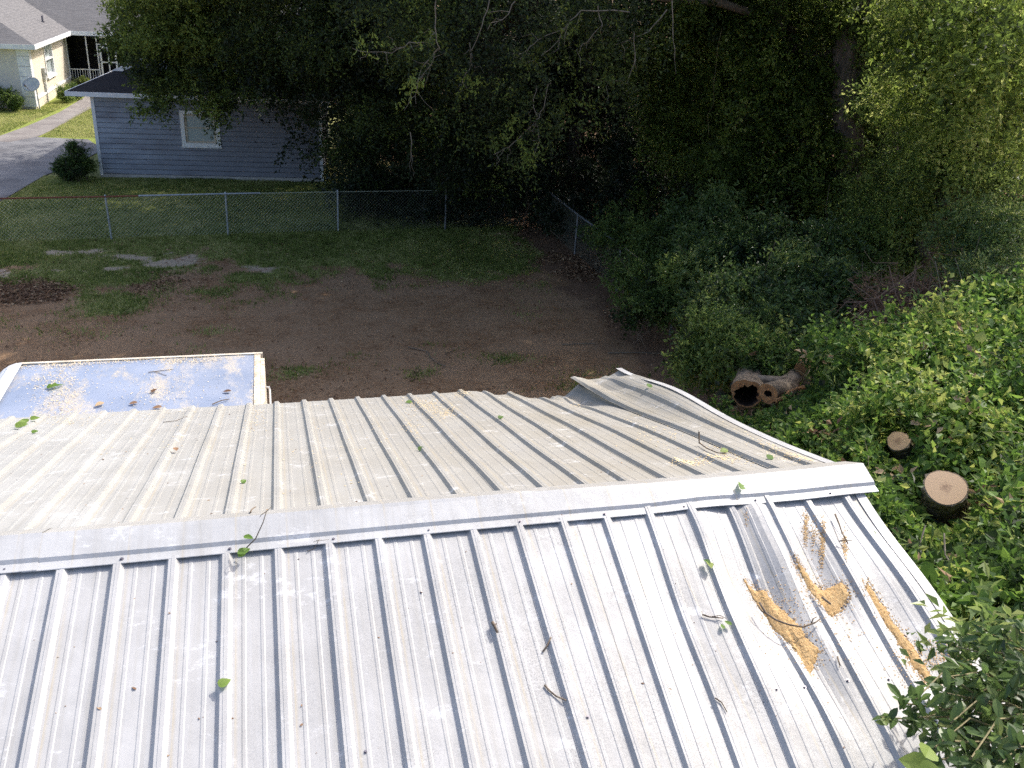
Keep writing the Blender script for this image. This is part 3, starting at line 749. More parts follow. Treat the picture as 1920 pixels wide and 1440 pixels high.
# ------------------------------------------------------------------ twigs and leaves lying on the roof
def roof_hit(px, py, lift=.0):
    q = near_hit(px, py, lift)
    if q[1] > YA: q = far_hit(px, py, lift)
    if abs(q[1]-YA) < .18:
        z = ZA-(YA-q[1])*AL+.034 if q[1] < YA else ZA-(q[1]-YA)*BE+.036
    else:
        z = rough_sheet_z(q[0], q[1]) if q[1] < YA else roof_point(q[0], q[1])[2]
    return np.array([q[0], q[1], max(z, q[2]-.02)+lift])
def twig(label, pixline, r0, r1, lift=.008, mat='twig', side=None, leaves=None, name='twig'):
    pts = [roof_hit(*p, lift=lift+r0) if len(p) == 2 else roof_hit(p[0], p[1], lift=p[2]) for p in pixline]
    base = pts[0]
    e = empty(name, base, label, 'twig')
    mb = MB(); mb.tube(pts, r0, r1, 6)
    if side:
        for s_ in side: mb.tube([roof_hit(p[0], p[1], lift=p[2] if len(p) > 2 else lift+r0) for p in s_], r1*1.1, r1*.6, 5)
    mb.build('stem', M[mat], e, True)
    if leaves:
        for (px, py, lf, ang, ln) in leaves:
            p = roof_hit(px, py, lift=lf); d = np.array([math.cos(ang), math.sin(ang), .15])
            big_leaf('leaf', p, d, np.array([.1, -.3, 1.]), ln, ln*.6, VINE, e, .72)
    return e
LEAF_SHAPES = {
    'oval': [(0, 0), (.15, .07), (.40, .15), (.68, .18), (.88, .11), (1, 0)],
    'wide': [(0, 0), (.05, .20), (.22, .32), (.5, .30), (.78, .15), (1, 0)],
    'ivy': [(0, 0), (-.10, .22), (.12, .46), (.28, .28), (.50, .40), (.62, .18), (1, 0)],
}
def leaf_mesh(shape, mat, tint, curl=.12, key={}):
    kk = (shape, mat.name, round(tint, 1), curl)
    if kk in key: return key[kk]
    pr = LEAF_SHAPES[shape]; vs = []; fs = []
    for x, w in pr: vs += [(x, w, w*.35-curl*x*x), (x, 0, -curl*x*x), (x, -w, w*.35-curl*x*x)]
    for i in range(len(pr)-1):
        a = i*3; fs += [(a, a+3, a+4, a+1), (a+1, a+4, a+5, a+2)]
    me = bpy.data.meshes.new('leaf'); me.from_pydata(vs, [], fs); me.materials.append(mat)
    at_ = me.attributes.new('tint', 'FLOAT', 'FACE'); at_.data.foreach_set('value', [tint]*len(fs)); me.update()
    key[kk] = me; return me
def big_leaf(name, p, d, n, L, W, mat, parent=None, tint=.5, shape='oval', curl=.12):
    me = leaf_mesh(shape, mat, tint, curl)
    o = bpy.data.objects.new(name, me); COL.objects.link(o)
    d = Vector(tuple(map(float, d))).normalized(); n = Vector(tuple(map(float, n)))
    s = n.cross(d).normalized(); n = d.cross(s)
    wmax = 2*max(w for _, w in LEAF_SHAPES[shape])
    Mx = Matrix(((d.x*L, s.x*W/wmax, n.x*L, 0), (d.y*L, s.y*W/wmax, n.y*L, 0), (d.z*L, s.z*W/wmax, n.z*L, 0), (0, 0, 0, 1)))
    base = Vector((0, 0, 0)); w = parent
    while w is not None: base += w.location; w = w.parent
    Mx.translation = Vector(tuple(map(float, p)))-base
    if parent is not None: o.parent = parent
    o.matrix_local = Mx
    return o
twig('bent dark twig lying across the largest sawdust heap', [(1424, 1130), (1436, 1150), (1455, 1163), (1480, 1172), (1505, 1176), (1528, 1168), (1538, 1161)], .0055, .0035, .016, side=[[(1436, 1150, .018), (1428, 1146, .022), (1420, 1136, .025)], [(1520, 1171, .02), (1524, 1163, .028), (1530, 1160, .03)]])
twig('forked twig with a leafy end standing over the ridge cap screws', [(447, 1042, .02), (480, 1022, .05), (495, 1004, .09), (502, 994, .12)], .0032, .0018, .01, side=[[(502, 994, .12), (492, 997, .11), (489, 998, .10)], [(502, 994, .12), (512, 989, .13)]], leaves=[(470, 1034, .035, 3.7, .065), (476, 1024, .06, 2.6, .05), (462, 1038, .03, 4.0, .05)])
twig('short curved grey twig on the clean near slope', [(1021, 1284), (1030, 1295), (1043, 1305), (1061, 1316)], .0042, .003, .003)
twig('small straight twig leaning on a rib above the curved grey one', [(1018, 1221), (1026, 1210), (1033, 1201)], .0042, .003, .004)
twig('stubby brown bark stick resting against a rib mid slope', [(923, 1171), (927, 1180), (932, 1192)], .0075, .0055, .004)
twig('little forked twig carrying two green leaves on the near slope', [(1317, 1151), (1330, 1156), (1345, 1159), (1356, 1160)], .0042, .0022, .006, side=[[(1335, 1156, .012), (1350, 1155, .022), (1362, 1161, .018)]], leaves=[(1358, 1165, .014, 5.2, .04), (1352, 1171, .008, 4.6, .036)])
twig('thin dead twig by the roof edge rib, crossed by another', [(1566, 963), (1573, 980), (1580, 1000), (1590, 1018)], .005, .003, .012, side=[[(1572, 1018, .02), (1582, 1016, .03), (1597, 1017, .03)]])
twig('L-shaped brown twig lying on the dirty far slope', [(1309, 820, .06), (1311, 830, .02), (1325, 840), (1345, 848), (1362, 851)], .0055, .003, .012)
twig('thin twig fallen on the torn sheet between sawdust runs', [(1340, 1313), (1352, 1322), (1362, 1340)], .003, .002, .004)
twig('hair-thin dry twig below the cap at the second visible lap', [(576, 1034), (590, 1028), (598, 1024)], .0018, .0012, .004, side=[[(588, 1028), (602, 1022)], [(594, 1026), (618, 1023)]])
twig('dark short stick on the ridge cap near its crease', [(470, 973), (473, 967), (480, 962)], .004, .003, .006)
twig('dark rotted stick stuck in the fan of sawdust', [(1541, 1119), (1550, 1126), (1558, 1132)], .006, .005, .012)
twig('upright bark chip beside the long drift of sawdust', [(1570, 1232), (1572, 1240), (1575, 1249)], .004, .003, .01)
twig('long thin twig lying across ribs close to the trailer', [(306, 792), (330, 789), (352, 785)], .0028, .002, .006)
def roof_leaf(label, px, py, ang, L, lift=.012, tint=.75, shape='wide', nrm=(.2, -.2, 1), mat=None, group=None, name='green_leaf'):
    o = big_leaf(name, roof_hit(px, py, lift), (math.cos(ang), math.sin(ang), .12), nrm, L, L*.75, mat or VINE, None, tint, shape)
    return tag(o, label, 'leaf', group)
roof_leaf('bright green curled leaf on the near slope beside a rib', 410, 1292, .5, .055, .02, .85)
roof_leaf('star-shaped green leaf on the flange of the ridge cap', 1387, 926, 1.2, .07, .03, .8, 'ivy', (.1, -.8, .6))
roof_leaf('dark green leaf of the pair clinging to a rib below the cap', 1321, 1050, 4.9, .045, .022, .45)
roof_leaf('yellow-green leaf of the pair clinging to a rib below the cap', 1328, 1056, 4.6, .05, .025, .95)
roof_leaf('dull olive leaf stuck by the roof edge under the cap', 1644, 1000, 2.6, .055, .004, .55, 'wide')
roof_leaf('tiny brown triangle leaf on the white ridge cap', 1290, 919, .2, .035, .004, .4, 'oval', mat=DEADL, name='dry_leaf')
roof_leaf('dark green leaf lying alone on the far slope', 934, 790, .4, .05, .01, .6)
roof_leaf('long green leaf near the sawdust on the far eave', 760, 754, .1, .06, .01, .7, 'oval')
roof_leaf('two-tone leaf lying beside a rib on the far slope', 784, 843, .3, .055, .01, .5)
roof_leaf('brown curled seed pod leaf on the far slope', 331, 846, 1.8, .05, .02, .5, 'oval', mat=DEADL, name='dry_leaf')
roof_leaf('pale olive leaf on the far slope close to the ridge cap', 453, 905, .9, .04, .006, .7, 'wide')
roof_leaf('green leaf bit on dirty far slope next to L-shaped twig', 1350, 846, .2, .06, .012, .9, 'oval')
roof_leaf('green leaf in the sawdust at the far slope corner', 1440, 860, .6, .06, .01, .6)
roof_leaf('fresh green leaf by the lifted sheet corner', 1213, 748, .9, .07, .02, .6)
for i, (px, py, a, L) in enumerate(((28, 800, .3, .09), (38, 797, 1.2, .08), (50, 793, 2.2, .08), (57, 790, .2, .07))):
    roof_leaf('fresh green leaf in the little cluster at the eave by the trailer', px, py, a, L, .02, .85, 'wide', group='leaf cluster at the eave by the trailer')
roof_leaf('single small green leaf near the eave leaf cluster', 59, 811, .5, .05, .01, .7)
# dry leaf scraps
r = np.random.default_rng(33); scraps = []
for _ in range(170):
    z_ = r.random()
    if z_ < .62: px, py = r.uniform(0, 1250), r.uniform(775, 985); q = far_hit(px, py)
    else: px, py = r.uniform(20, 1750), r.uniform(1000, 1430); q = near_hit(px, py)
    if not (-2.9 < q[0] < 2.9) or not (NEAR_EAVE < q[1] < FAR_EAVE-.05) or abs(q[1]-YA) < .22: continue
    L = r.choice([.008, .012, .016, .024], p=[.4, .35, .18, .07])
    o = big_leaf('leaf_scrap', roof_hit(px, py, .002), (math.cos(r.random()*6.28), math.sin(r.random()*6.28), .05), (r.normal(0, .3), r.normal(0, .3), 1), L, L*.5, DEADL, None, float(r.choice([.1, .3, .5, .7])), 'oval')
    tag(o, 'dry brown leaf scrap lying on the ribbed metal roof', 'leaf scrap', 'dry leaf scraps scattered over the roof')

# ================================================================== TRAILER
tr = empty('box_trailer', (-1.4, 8.8, 0), 'white box trailer behind the building, its metal top tinted with reflected sky, dusted with sawdust', 'trailer')
def trailer_top_mat():
    m, nt, b = new_mat('trailer_sheet')
    v = coords(nt)
    col = ramp(nt, noise(nt, v, 2.2, 4), [(.3, (.25, .30, .40)), (.7, (.34, .38, .47))])  # blue of the reflected sky is put into the base colour
    d1 = ramp(nt, noise(nt, coords(nt, (1.6, .6, 1)), 1.9, 7, .7), [(.50, (0, 0, 0)), (.60, (1, 1, 1))])
    d2 = ramp(nt, noise(nt, v, 60, 4, .8), [(.45, (0, 0, 0)), (.58, (1, 1, 1))])
    dd = math_n(nt, 'MULTIPLY', d1, math_n(nt, 'ADD', math_n(nt, 'MULTIPLY', d2, .55), .22))
    col = mix(nt, dd, col, (.60, .50, .33))
    nt.links.new(col, b.inputs['Base Color']); b.inputs['Metallic'].default_value = .25
    rr = N(nt, 'ShaderNodeMapRange'); rr.inputs['To Min'].default_value = .42; rr.inputs['To Max'].default_value = .9
    nt.links.new(dd, rr.inputs['Value']); nt.links.new(rr.outputs[0], b.inputs['Roughness'])
    bump(nt, b, noise(nt, v, 2.0, 3), .35, .03)
    return m
TX0, TX1, TY0, TY1, TZ = -2.78, -.20, 8.02, 9.50, 3.08
M['trailer_top'] = trailer_top_mat()
M['trailer_frame'] = simple('trailer_frame', (.44, .37, .27), (.66, .60, .50), 7, .7, 0, .2, lo=.3, hi=.6)
M['trailer_rust'] = simple('trailer_rust', (.38, .22, .12), (.64, .57, .47), 16, .85, 0, .3, lo=.32, hi=.50)
mb = MB(); n = 24; m_ = 10
for i in range(n):
    for j in range(m_):
        q = []
        for a, b_ in ((i, j), (i+1, j), (i+1, j+1), (i, j+1)):
            x = TX0+.06+(TX1-.09-TX0-.06)*a/n; y = TY0+.05+(TY1-TY0-.10)*b_/m_
            z = TZ+.02*math.sin(math.pi*b_/m_)*math.sin(math.pi*a/n)+.004*math.sin(a*.9+b_*.7)-.03*max(0, (TX0+.45-x)/.45)**2
            q.append((x, y, z))
        mb.add(q, [(0, 1, 2, 3)])
mb.build('roof_sheet', M['trailer_top'], tr, True)
for y_ in (TY1-.055, TY0):
    mb = MB(); mb.box((TX0+.19, y_+(.017 if y_ > 9 else 0), TZ-.10), (TX1, y_+(.055 if y_ > 9 else .038), TZ+.012)); mb.build('roof_rail', M['trailer_frame'], tr)
mb = MB(); mb.box((TX1-.085, TY0+.056, TZ-.09), (TX1-.022, TY1-.056, TZ+.008)); mb.build('rear_header', M['trailer_frame'], tr)
mb = MB(); mb.box((TX1-.020, TY0+.03, .55), (TX1+.018, TY1-.10, TZ-.02)); mb.build('rear_door', M['trailer_rust'], tr)
mb = MB(); mb.box((TX0+.12, TY0+.01, .55), (TX1-.03, TY1-.01, TZ-.105)); mb.build('body', M['white_paint'], tr)
# rounded nose cowl
mb = MB(); rows = []
for i in range(9):
    a = math.pi/2*i/8; rows.append((TX0+.20-.34*math.sin(a), TZ+.012-.40*(1-math.cos(a))))
rows.append((TX0-.14, .55))
for i in range(len(rows)-1):
    (xa, za), (xb, zb) = rows[i], rows[i+1]
    mb.add([(xa, TY0, za), (xa, TY1, za), (xb, TY1, zb), (xb, TY0, zb)], [(0, 1, 2, 3)])
side = [(x, z) for x, z in rows]+[(TX0+.20, .55)]
mb.add([(x, TY0, z) for x, z in side], [tuple(range(len(side)))]); mb.add([(x, TY1, z) for x, z in side], [tuple(range(len(side)))[::-1]])
mb.build('nose_cowl', M['white_paint'], tr)
mb = MB(); mb.tube([(TX1+.018, 8.95, TZ-.16), (TX1+.055, 8.95, TZ-.165), (TX1+.06, 8.95, TZ-.20), (TX1+.06, 8.78, TZ-.30), (TX1+.055, 8.75, TZ-.315), (TX1+.018, 8.75, TZ-.315)], .011, sides=8); mb.build('grab_handle', M['white_worn'], tr, True)
for y in (TY0+.12, TY1-.12):
    mb = MB(); mb.tube([(-1.4, y-.1, .36), (-1.4, y+.1, .36)], .36, sides=24); w = mb.build('wheel', M['black_inside'], tr)
    mb = MB(); mb.tube([(-1.4, y-.105, .36), (-1.4, y+.105, .36)], .19, sides=16); mb.build('rim', M['grey_box'], w)
mb = MB(); mb.box((TX0+.1, TY0+.3, .42), (TX1, TY0+.38, .55)); mb.box((TX0+.1, TY1-.38, .42), (TX1, TY1-.3, .55)); mb.tube([(-1.4, TY0+.1, .36), (-1.4, TY1-.1, .36)], .04); mb.build('chassis', M['black_inside'], tr)
# sawdust and scraps on the trailer top
r = np.random.default_rng(44); mb = MB()
def tz(x, y): return TZ+.02*math.sin(math.pi*np.clip((y-TY0)/(TY1-TY0), 0, 1))*math.sin(math.pi*np.clip((x-TX0)/(TX1-TX0), 0, 1))-.03*max(0, (TX0+.45-x)/.45)**2+.004
for cx, cy, sx, sy, n in ((-2.2, 9.0, .12, .22, 900), (-2.05, 8.5, .12, .25, 700), (-1.0, 9.35, .22, .05, 700), (-1.15, 8.6, .25, .25, 420), (-2.2, 9.38, .3, .03, 300), (-1.9, 9.40, .3, .02, 300), (-1.6, 8.8, .7, .4, 350), (-1.5, 9.42, .8, .02, 500), (-1.9, 8.10, .6, .02, 300), (-.27, 8.8, .02, .4, 160)):
    for _ in range(int(n*.7)):
        x, y = cx+r.normal(0, sx), cy+r.normal(0, sy)
        if not (TX0+.1 < x < TX1-.03 and TY0+.02 < y < TY1-.01): continue
        s = r.uniform(.0025, .0065); a = r.random()*6.28; e = np.array([math.cos(a), math.sin(a)])*s; f_ = np.array([-e[1], e[0]])*.5
        z = tz(x, y)+.004
        mb.add([(x-e[0]-f_[0], y-e[1]-f_[1], z), (x+e[0]-f_[0], y+e[1]-f_[1], z), (x+e[0]+f_[0], y+e[1]+f_[1], z+s*.5), (x-e[0]+f_[0], y-e[1]+f_[1], z+s*.5)], [(0, 1, 2, 3)])
tag(mb.build('sawdust', M['chip']), 'pale sawdust scattered in drifts over the trailer top', 'sawdust', kind='stuff')
def top_leaf(label, px, py, ang, L, mat, tint, shape='oval'):
    q = gnd(px, py, TZ+.015); o = big_leaf('fallen_leaf', (q[0], q[1], tz(q[0], q[1])+.012), (math.cos(ang), math.sin(ang), .15), (.1, -.1, 1), L, L*.6, mat, None, tint, shape); tag(o, label, 'leaf')
top_leaf('cluster-green leaf lying in sawdust on the trailer top', 92, 730, .4, .14, VINE, .8, 'ivy')
top_leaf('dark oval leaf near the rear end of the trailer top', 418, 736, .1, .08, DEADL, .1)
top_leaf('brown leaf at the middle near edge of the trailer top', 242, 760, .4, .08, DEADL, .4)
top_leaf('small dark curled leaf mid trailer top', 286, 738, 1.0, .08, DEADL, .05, 'ivy')
top_leaf('tan chip leaf near the edge of trailer top', 178, 764, .8, .10, DEADL, .9)
top_leaf('reddish leaf scrap on the trailer rail', 285, 767, .2, .09, DEADL, .5)
q0, q1 = gnd(398, 758, TZ+.02), gnd(430, 748, TZ+.02)
mb = MB(); mb.tube([q0, (q0+q1)/2+np.array([0, 0, .01]), q1], .006, .004); tag(mb.build('twig', M['twig']), 'dark stick lying near the rear of the trailer top', 'twig')
q0, q1 = gnd(278, 698, TZ+.02), gnd(325, 692, TZ+.02); q2 = gnd(312, 704, TZ+.02)
mb = MB(); mb.tube([q0, (q0+q1)/2, q1], .004, .002); mb.tube([q0+(q1-q0)*.25, q2], .003, .002); tag(mb.build('twig', M['twig']), 'thin forked twig on the middle of the trailer top', 'twig')

# ================================================================== GARAGE
GA = np.array([-5.58, 33.20, 0.0]); GU = np.array([.99533, -.09654, 0]); GW = np.array([.09654, .99533, 0])
def gp(s, o, z): return GA+GU*s+GW*o+np.array([0, 0, z])
gar = empty('garage', tuple(GA+GU*3.6+GW*3), 'small grey-blue clapboard garage with dark shingle roof under the oak', 'garage')
def gbox(mb, s0, s1, o0, o1, z0, z1):
    p = [gp(s0, o0, z0), gp(s1, o0, z0), gp(s1, o1, z0), gp(s0, o1, z0)]
    mb.slab(p, (0, 0, z1-z0))
LEN, HT = 7.35, 2.62
mb = MB(); gbox(mb, .02, LEN-.02, .02, .12, 0, HT); gbox(mb, .02, .12, .12, 7.0, 0, HT); gbox(mb, LEN-.12, LEN-.02, .12, 7.0, 0, HT); gbox(mb, .02, LEN-.02, 7.0, 7.1, 0, HT); mb.build('wall', M['siding'], gar)
mb = MB(); gbox(mb, -.01, LEN+.01, -.03, .019, -.05, .10); mb.build('foundation', M['concrete'], gar)
nb = 15; ex = (HT-.10)/nb
for i in range(nb):
    z0 = .10+i*ex; mb = MB(); jit = random.uniform(-.004, .004)
    spans = [(.09, LEN-.09)] if not (z0 < 2.15 and z0+ex > 1.19) else [(.09, 2.80), (3.93, LEN-.09)]
    for s0, s1 in spans:
        pr = [(-.036+jit, z0+.026), (-.020+jit, z0+ex), (.016, z0+ex), (.016, z0+.026)]
        a = [gp(s0, o, z) for o, z in pr]; b = [gp(s1, o, z) for o, z in pr]
        mb.add(a+b, [(0, 1, 5, 4), (1, 2, 6, 5), (2, 3, 7, 6), (3, 0, 4, 7), (3, 2, 1, 0), (4, 5, 6, 7)])
    mb.build('siding_board', M['siding'], gar)
for s0 in (-.02, LEN-.085):
    mb = MB(); gbox(mb, s0, s0+.105, -.040, .10, .05, HT); mb.build('corner_trim', M['white_paint'], gar)
# window
wf = MB()
for s0, s1, z0, z1 in ((2.73, 2.86, 1.09, 2.26), (3.86, 3.99, 1.09, 2.26), (2.86, 3.86, 2.15, 2.26), (2.86, 3.86, 1.09, 1.21)): gbox(wf, s0, s1, -.055, .03, z0, z1)
win = wf.build('window', M['white_worn'], gar)
mb = MB(); gbox(mb, 2.70, 4.02, -.085, -.02, 1.055, 1.088); mb.build('sill', M['white_worn'], win)
M['sash_tan'] = simple('sash_tan', (.40, .33, .24), (.62, .55, .44), 18, .7, 0, .2)
mb = MB()
for s0, s1, z0, z1 in ((2.862, 2.93, 1.212, 2.148), (3.79, 3.858, 1.212, 2.148), (2.93, 3.79, 2.09, 2.148), (2.93, 3.79, 1.212, 1.275), (2.93, 3.79, 1.69, 1.73)): gbox(mb, s0, s1, -.022, .02, z0, z1)
mb.build('sash', M['sash_tan'], win)
for z0, z1, o in ((1.275, 1.69, -.004), (1.73, 2.09, -.006)):
    mb = MB(); gbox(mb, 2.93, 3.79, o, o+.008, z0, z1); mb.build('pane', M['blind_glass'], win)
# roof
E0 = 2.78; T_ = np.array([0, 0, -.07])
mb = MB()
mb.slab([gp(-.66, -.35, E0), gp(LEN+.55, -.35, E0), gp(LEN-.95, 1.15, E0+.63), gp(.84, 1.15, E0+.66)], T_)
mb.slab([gp(-.66, -.35, E0), gp(.84, 1.15, E0+.66), gp(3.68, .95, 4.75), gp(3.68, 8.0, 4.75), gp(-.66, 8.0, E0)], T_)
mb.slab([gp(LEN+.55, -.35, E0), gp(LEN+.55, 8.0, E0), gp(3.68, 8.0, 4.75), gp(3.68, .95, 4.75), gp(LEN-.95, 1.15, E0+.63)], T_)
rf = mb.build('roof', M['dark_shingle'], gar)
mb = MB(); mb.slab([gp(.84, 1.16, E0+.60), gp(LEN-.95, 1.16, E0+.60), gp(3.68, 1.16, 4.64)], GW*.06); mb.build('gable_wall', M['siding'], gar)
mb = MB()
for s0, z0 in ((.55, E0+.545), (LEN-.66, E0+.545)):
    a, b = gp(s0, .93, z0), gp(3.68, .93, 4.755)
    mb.slab([a+np.array([0, 0, .035]), b+np.array([0, 0, .035]), b+np.array([0, 0, -.135]), a+np.array([0, 0, -.135])], -GW*.03)
mb.build('rake_board', M['white_paint'], gar)
mb = MB(); gbox(mb, -.67, LEN+.56, -.385, -.352, E0-.135, E0+.004); mb.build('fascia', M['white_paint'], gar)
mb = MB(); gbox(mb, -.69, -.662, -.352, 8.0, E0-.135, E0+.004); mb.build('fascia', M['white_paint'], gar)
mb = MB(); gbox(mb, -.62, LEN+.5, -.345, .018, E0-.125, E0-.10); mb.build('soffit', M['white_paint'], gar)

# ================================================================== HOUSE
hs = empty('house', (-13, 54, 0), 'cream stucco house with grey shingle hip roof and a dark screened porch', 'house')
mb = MB(); mb.box((-22, 48.0, -.1), (-10.5, 48.2, 2.86)); mb.build('wall', M['stucco_shaded'], hs)
mb = MB()
mb.box((-10.7, 48.21, .42), (-10.5, 51.28, 2.80)); mb.box((-10.7, 53.12, .42), (-10.5, 57.0, 2.80)); mb.box((-10.7, 51.28, .42), (-10.5, 53.12, 1.10)); mb.box((-10.7, 51.28, 2.62), (-10.5, 53.12, 2.80))
mb.build('wall', M['stucco'], hs)
mb = MB(); mb.box((-10.72, 48.21, -.1), (-10.46, 57.05, .40)); mb.build('foundation', M['stucco'], hs)
mb = MB(); mb.box((-10.74, 48.2, .402), (-10.43, 57.02, .50)); mb.build('water_table', M['white_paint'], hs)
for i in range(6):
    z0 = .12+i*.45; mb = MB(); mb.box((-10.98, 47.955, z0), (-10.455, 47.999, z0+.43)); mb.box((-10.499, 48.0, z0), (-10.455, 48.42, z0+.43)); mb.build('quoin', M['white_paint'], hs)
mb = MB()
for y0, y1, z0, z1 in ((51.24, 51.36, 1.08, 2.62), (53.04, 53.16, 1.08, 2.62), (51.36, 53.04, 2.52, 2.62), (51.36, 53.04, 1.10, 1.16), (51.36, 53.04, 1.84, 1.90)): mb.box((-10.62, y0, z0), (-10.46, y1, z1))
hw = mb.build('window', M['white_paint'], hs)
mb = MB(); mb.box((-10.66, 51.16, .99), (-10.40, 53.26, 1.078)); mb.build('sill', M['white_paint'], hw)
for z0, z1 in ((1.16, 1.84), (1.90, 2.52)):
    mb = MB(); mb.box((-10.60, 51.36, z0), (-10.585, 53.04, z1)); mb.build('pane', M['blind_glass'], hw)
mb = MB(); mb.box((-10.5, 50.22, 1.05), (-10.36, 50.52, 1.62)); mb.box((-10.5, 50.28, .55), (-10.40, 50.50, .90)); mb.tube([(-10.44, 50.37, 1.05), (-10.44, 50.37, .9)], .03); mb.tube([(-10.44, 50.40, .55), (-10.44, 50.40, 0)], .03); mb.tube([(-10.36, 50.40, 1.36), (-10.30, 50.40, 1.36)], .09, sides=12); mb.build('meter_box', M['grey_box'], hs)
# roof planes (solid)
Tt = np.array([0, 0, -.05]); p = .5; ez = 2.88
mb = MB(); mb.slab([(-10.1, 47.6, ez), (-15.3, 52.8, ez+5.2*p), (-20.5, 47.6, ez)], Tt); mb.build('roof', M['grey_shingle'], hs)
mb = MB(); mb.slab([(-10.1, 47.6, ez), (-10.1, 56.6, ez), (-15.3, 61.8, ez+5.2*p), (-15.3, 52.8, ez+5.2*p)], Tt); rr_ = mb.build('roof', M['grey_shingle'], hs)
mb = MB(); mb.tube([(-11.1, 55.1, ez+.5), (-11.1, 55.1, ez+.82)], .05, sides=10); mb.tube([(-11.1, 55.1, ez+.48), (-11.1, 55.1, ez+.54)], .09, sides=10); mb.build('vent_pipe', M['screw'], rr_)
mb = MB(); mb.slab([(-10.1, 56.6, ez), (9.0, 56.6, ez), (9.0, 63.6, ez+7*p), (-15.3, 63.6, ez+7*p), (-15.3, 61.8, ez+5.2*p)], Tt); mb.build('roof', M['grey_shingle'], hs)
mb = MB(); mb.slab([(-15.3, 61.8, ez+2.6), (-15.3, 52.8, ez+2.6), (-20.5, 47.6, ez), (-20.5, 64, ez)], Tt); mb.build('roof', M['grey_shingle'], hs)
mb = MB(); mb.box((-20.5, 47.57, ez-.20), (-10.07, 47.60, ez+.01)); mb.box((-10.10, 47.6, ez-.20), (-10.07, 56.57, ez+.01)); mb.box((-10.07, 56.54, ez-.20), (9, 56.57, ez+.01)); mb.build('fascia', M['white_paint'], hs)
mb = MB(); mb.box((-20.4, 47.61, ez-.16), (-10.11, 47.99, ez-.13)); mb.box((-10.45, 48.0, ez-.16), (-10.11, 56.53, ez-.13)); mb.build('soffit', M['white_paint'], hs)
# porch
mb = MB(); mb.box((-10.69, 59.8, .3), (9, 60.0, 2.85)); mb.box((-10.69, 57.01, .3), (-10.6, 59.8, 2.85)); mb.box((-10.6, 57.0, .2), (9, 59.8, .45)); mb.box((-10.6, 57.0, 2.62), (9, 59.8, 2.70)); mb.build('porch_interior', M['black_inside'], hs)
for x in (-10.47, -9.46, -8.93): 
    mb = MB(); mb.box((x-.03, 56.95, .4), (x+.03, 57.01, 2.6)); mb.build('porch_post', M['white_paint'], hs)
for x in np.arange(-7.0, 8, 1.1):
    mb = MB(); mb.box((x-.04, 56.95, .4), (x+.04, 57.01, 2.6)); mb.build('porch_post', M['white_paint'], hs)
mb = MB(); mb.box((-10.44, 56.95, .87), (-9.49, 57.0, .92)); mb.box((-9.43, 56.95, .87), (-8.96, 57.0, .92)); rl = mb.build('railing', M['white_paint'], hs)
for x in np.arange(-10.34, -9.0, .13):
    mb = MB(); mb.box((x-.012, 56.96, .45), (x+.012, 56.985, .868)); mb.build('baluster', M['white_paint'], rl)
mb = MB()
for x0, x1, z0, z1 in ((-8.84, -8.74, .45, 2.14), (-8.06, -7.96, .45, 2.14), (-8.74, -8.06, 2.04, 2.14), (-8.74, -8.06, 1.27, 1.34), (-8.74, -8.06, .45, .62), (-8.43, -8.37, .62, 2.04)): mb.box((x0, 56.93, z0), (x1, 56.97, z1))
dr = mb.build('screen_door', M['white_paint'], hs)
mb = MB(); mb.box((-8.90, 56.955, 2.20), (-7.0, 56.99, 2.26)); mb.box((-8.90, 56.955, 2.55), (8, 56.99, 2.62)); mb.box((-7.95, 56.955, 1.2), (7, 56.985, 1.26)); mb.build('transom_rail', M['white_paint'], hs)
for x in (-8.45, -7.98, -7.55): 
    mb = MB(); mb.box((x-.025, 56.95, 1.26 if x > -7.9 else 2.261), (x+.025, 56.985, 2.549)); mb.build('mullion', M['white_paint'], hs)
# satellite dish
sd = empty('satellite_dish', (-10.35, 48.0, 0), 'grey satellite dish on a thin pole at the house corner', 'satellite dish')
mb = MB(); c = np.array([-10.42, 47.62, 1.12]); ax = np.array([-.35, -.75, .55]); ax /= np.linalg.norm(ax); e1 = np.cross(ax, (0, 0, 1)); e1 /= np.linalg.norm(e1); e2 = np.cross(e1, ax)
vs = [c]; fs = []
for i in range(1, 4):
    for k in range(20):
        a = 2*math.pi*k/20; rr_ = .42*i/3; vs.append(c+(e1*math.cos(a)*1.05+e2*math.sin(a)*.85)*rr_+ax*.10*(i/3)**2)
for k in range(20):
    fs.append((0, 1+k, 1+(k+1) % 20))
    for i in range(2): fs.append((1+i*20+k, 1+(i+1)*20+k, 1+(i+1)*20+(k+1) % 20, 1+i*20+(k+1) % 20))
mb.add(vs, fs); o = mb.build('dish', M['grey_box'], sd, True); o.modifiers.new('gauge', 'SOLIDIFY').thickness = .02
mb = MB(); mb.tube([c-ax*.02, (-10.35, 47.9, 1.0), (-10.33, 47.9, 0)], .028, sides=8); mb.build('pole', M['grey_box'], sd)
mb = MB(); mb.tube([c-e2*.3+ax*.03, c-e2*.25+ax*.45], .015); mb.tube([c-e2*.25+ax*.42, c-e2*.24+ax*.52], .05, sides=8); mb.build('feed_arm', M['screw'], sd)

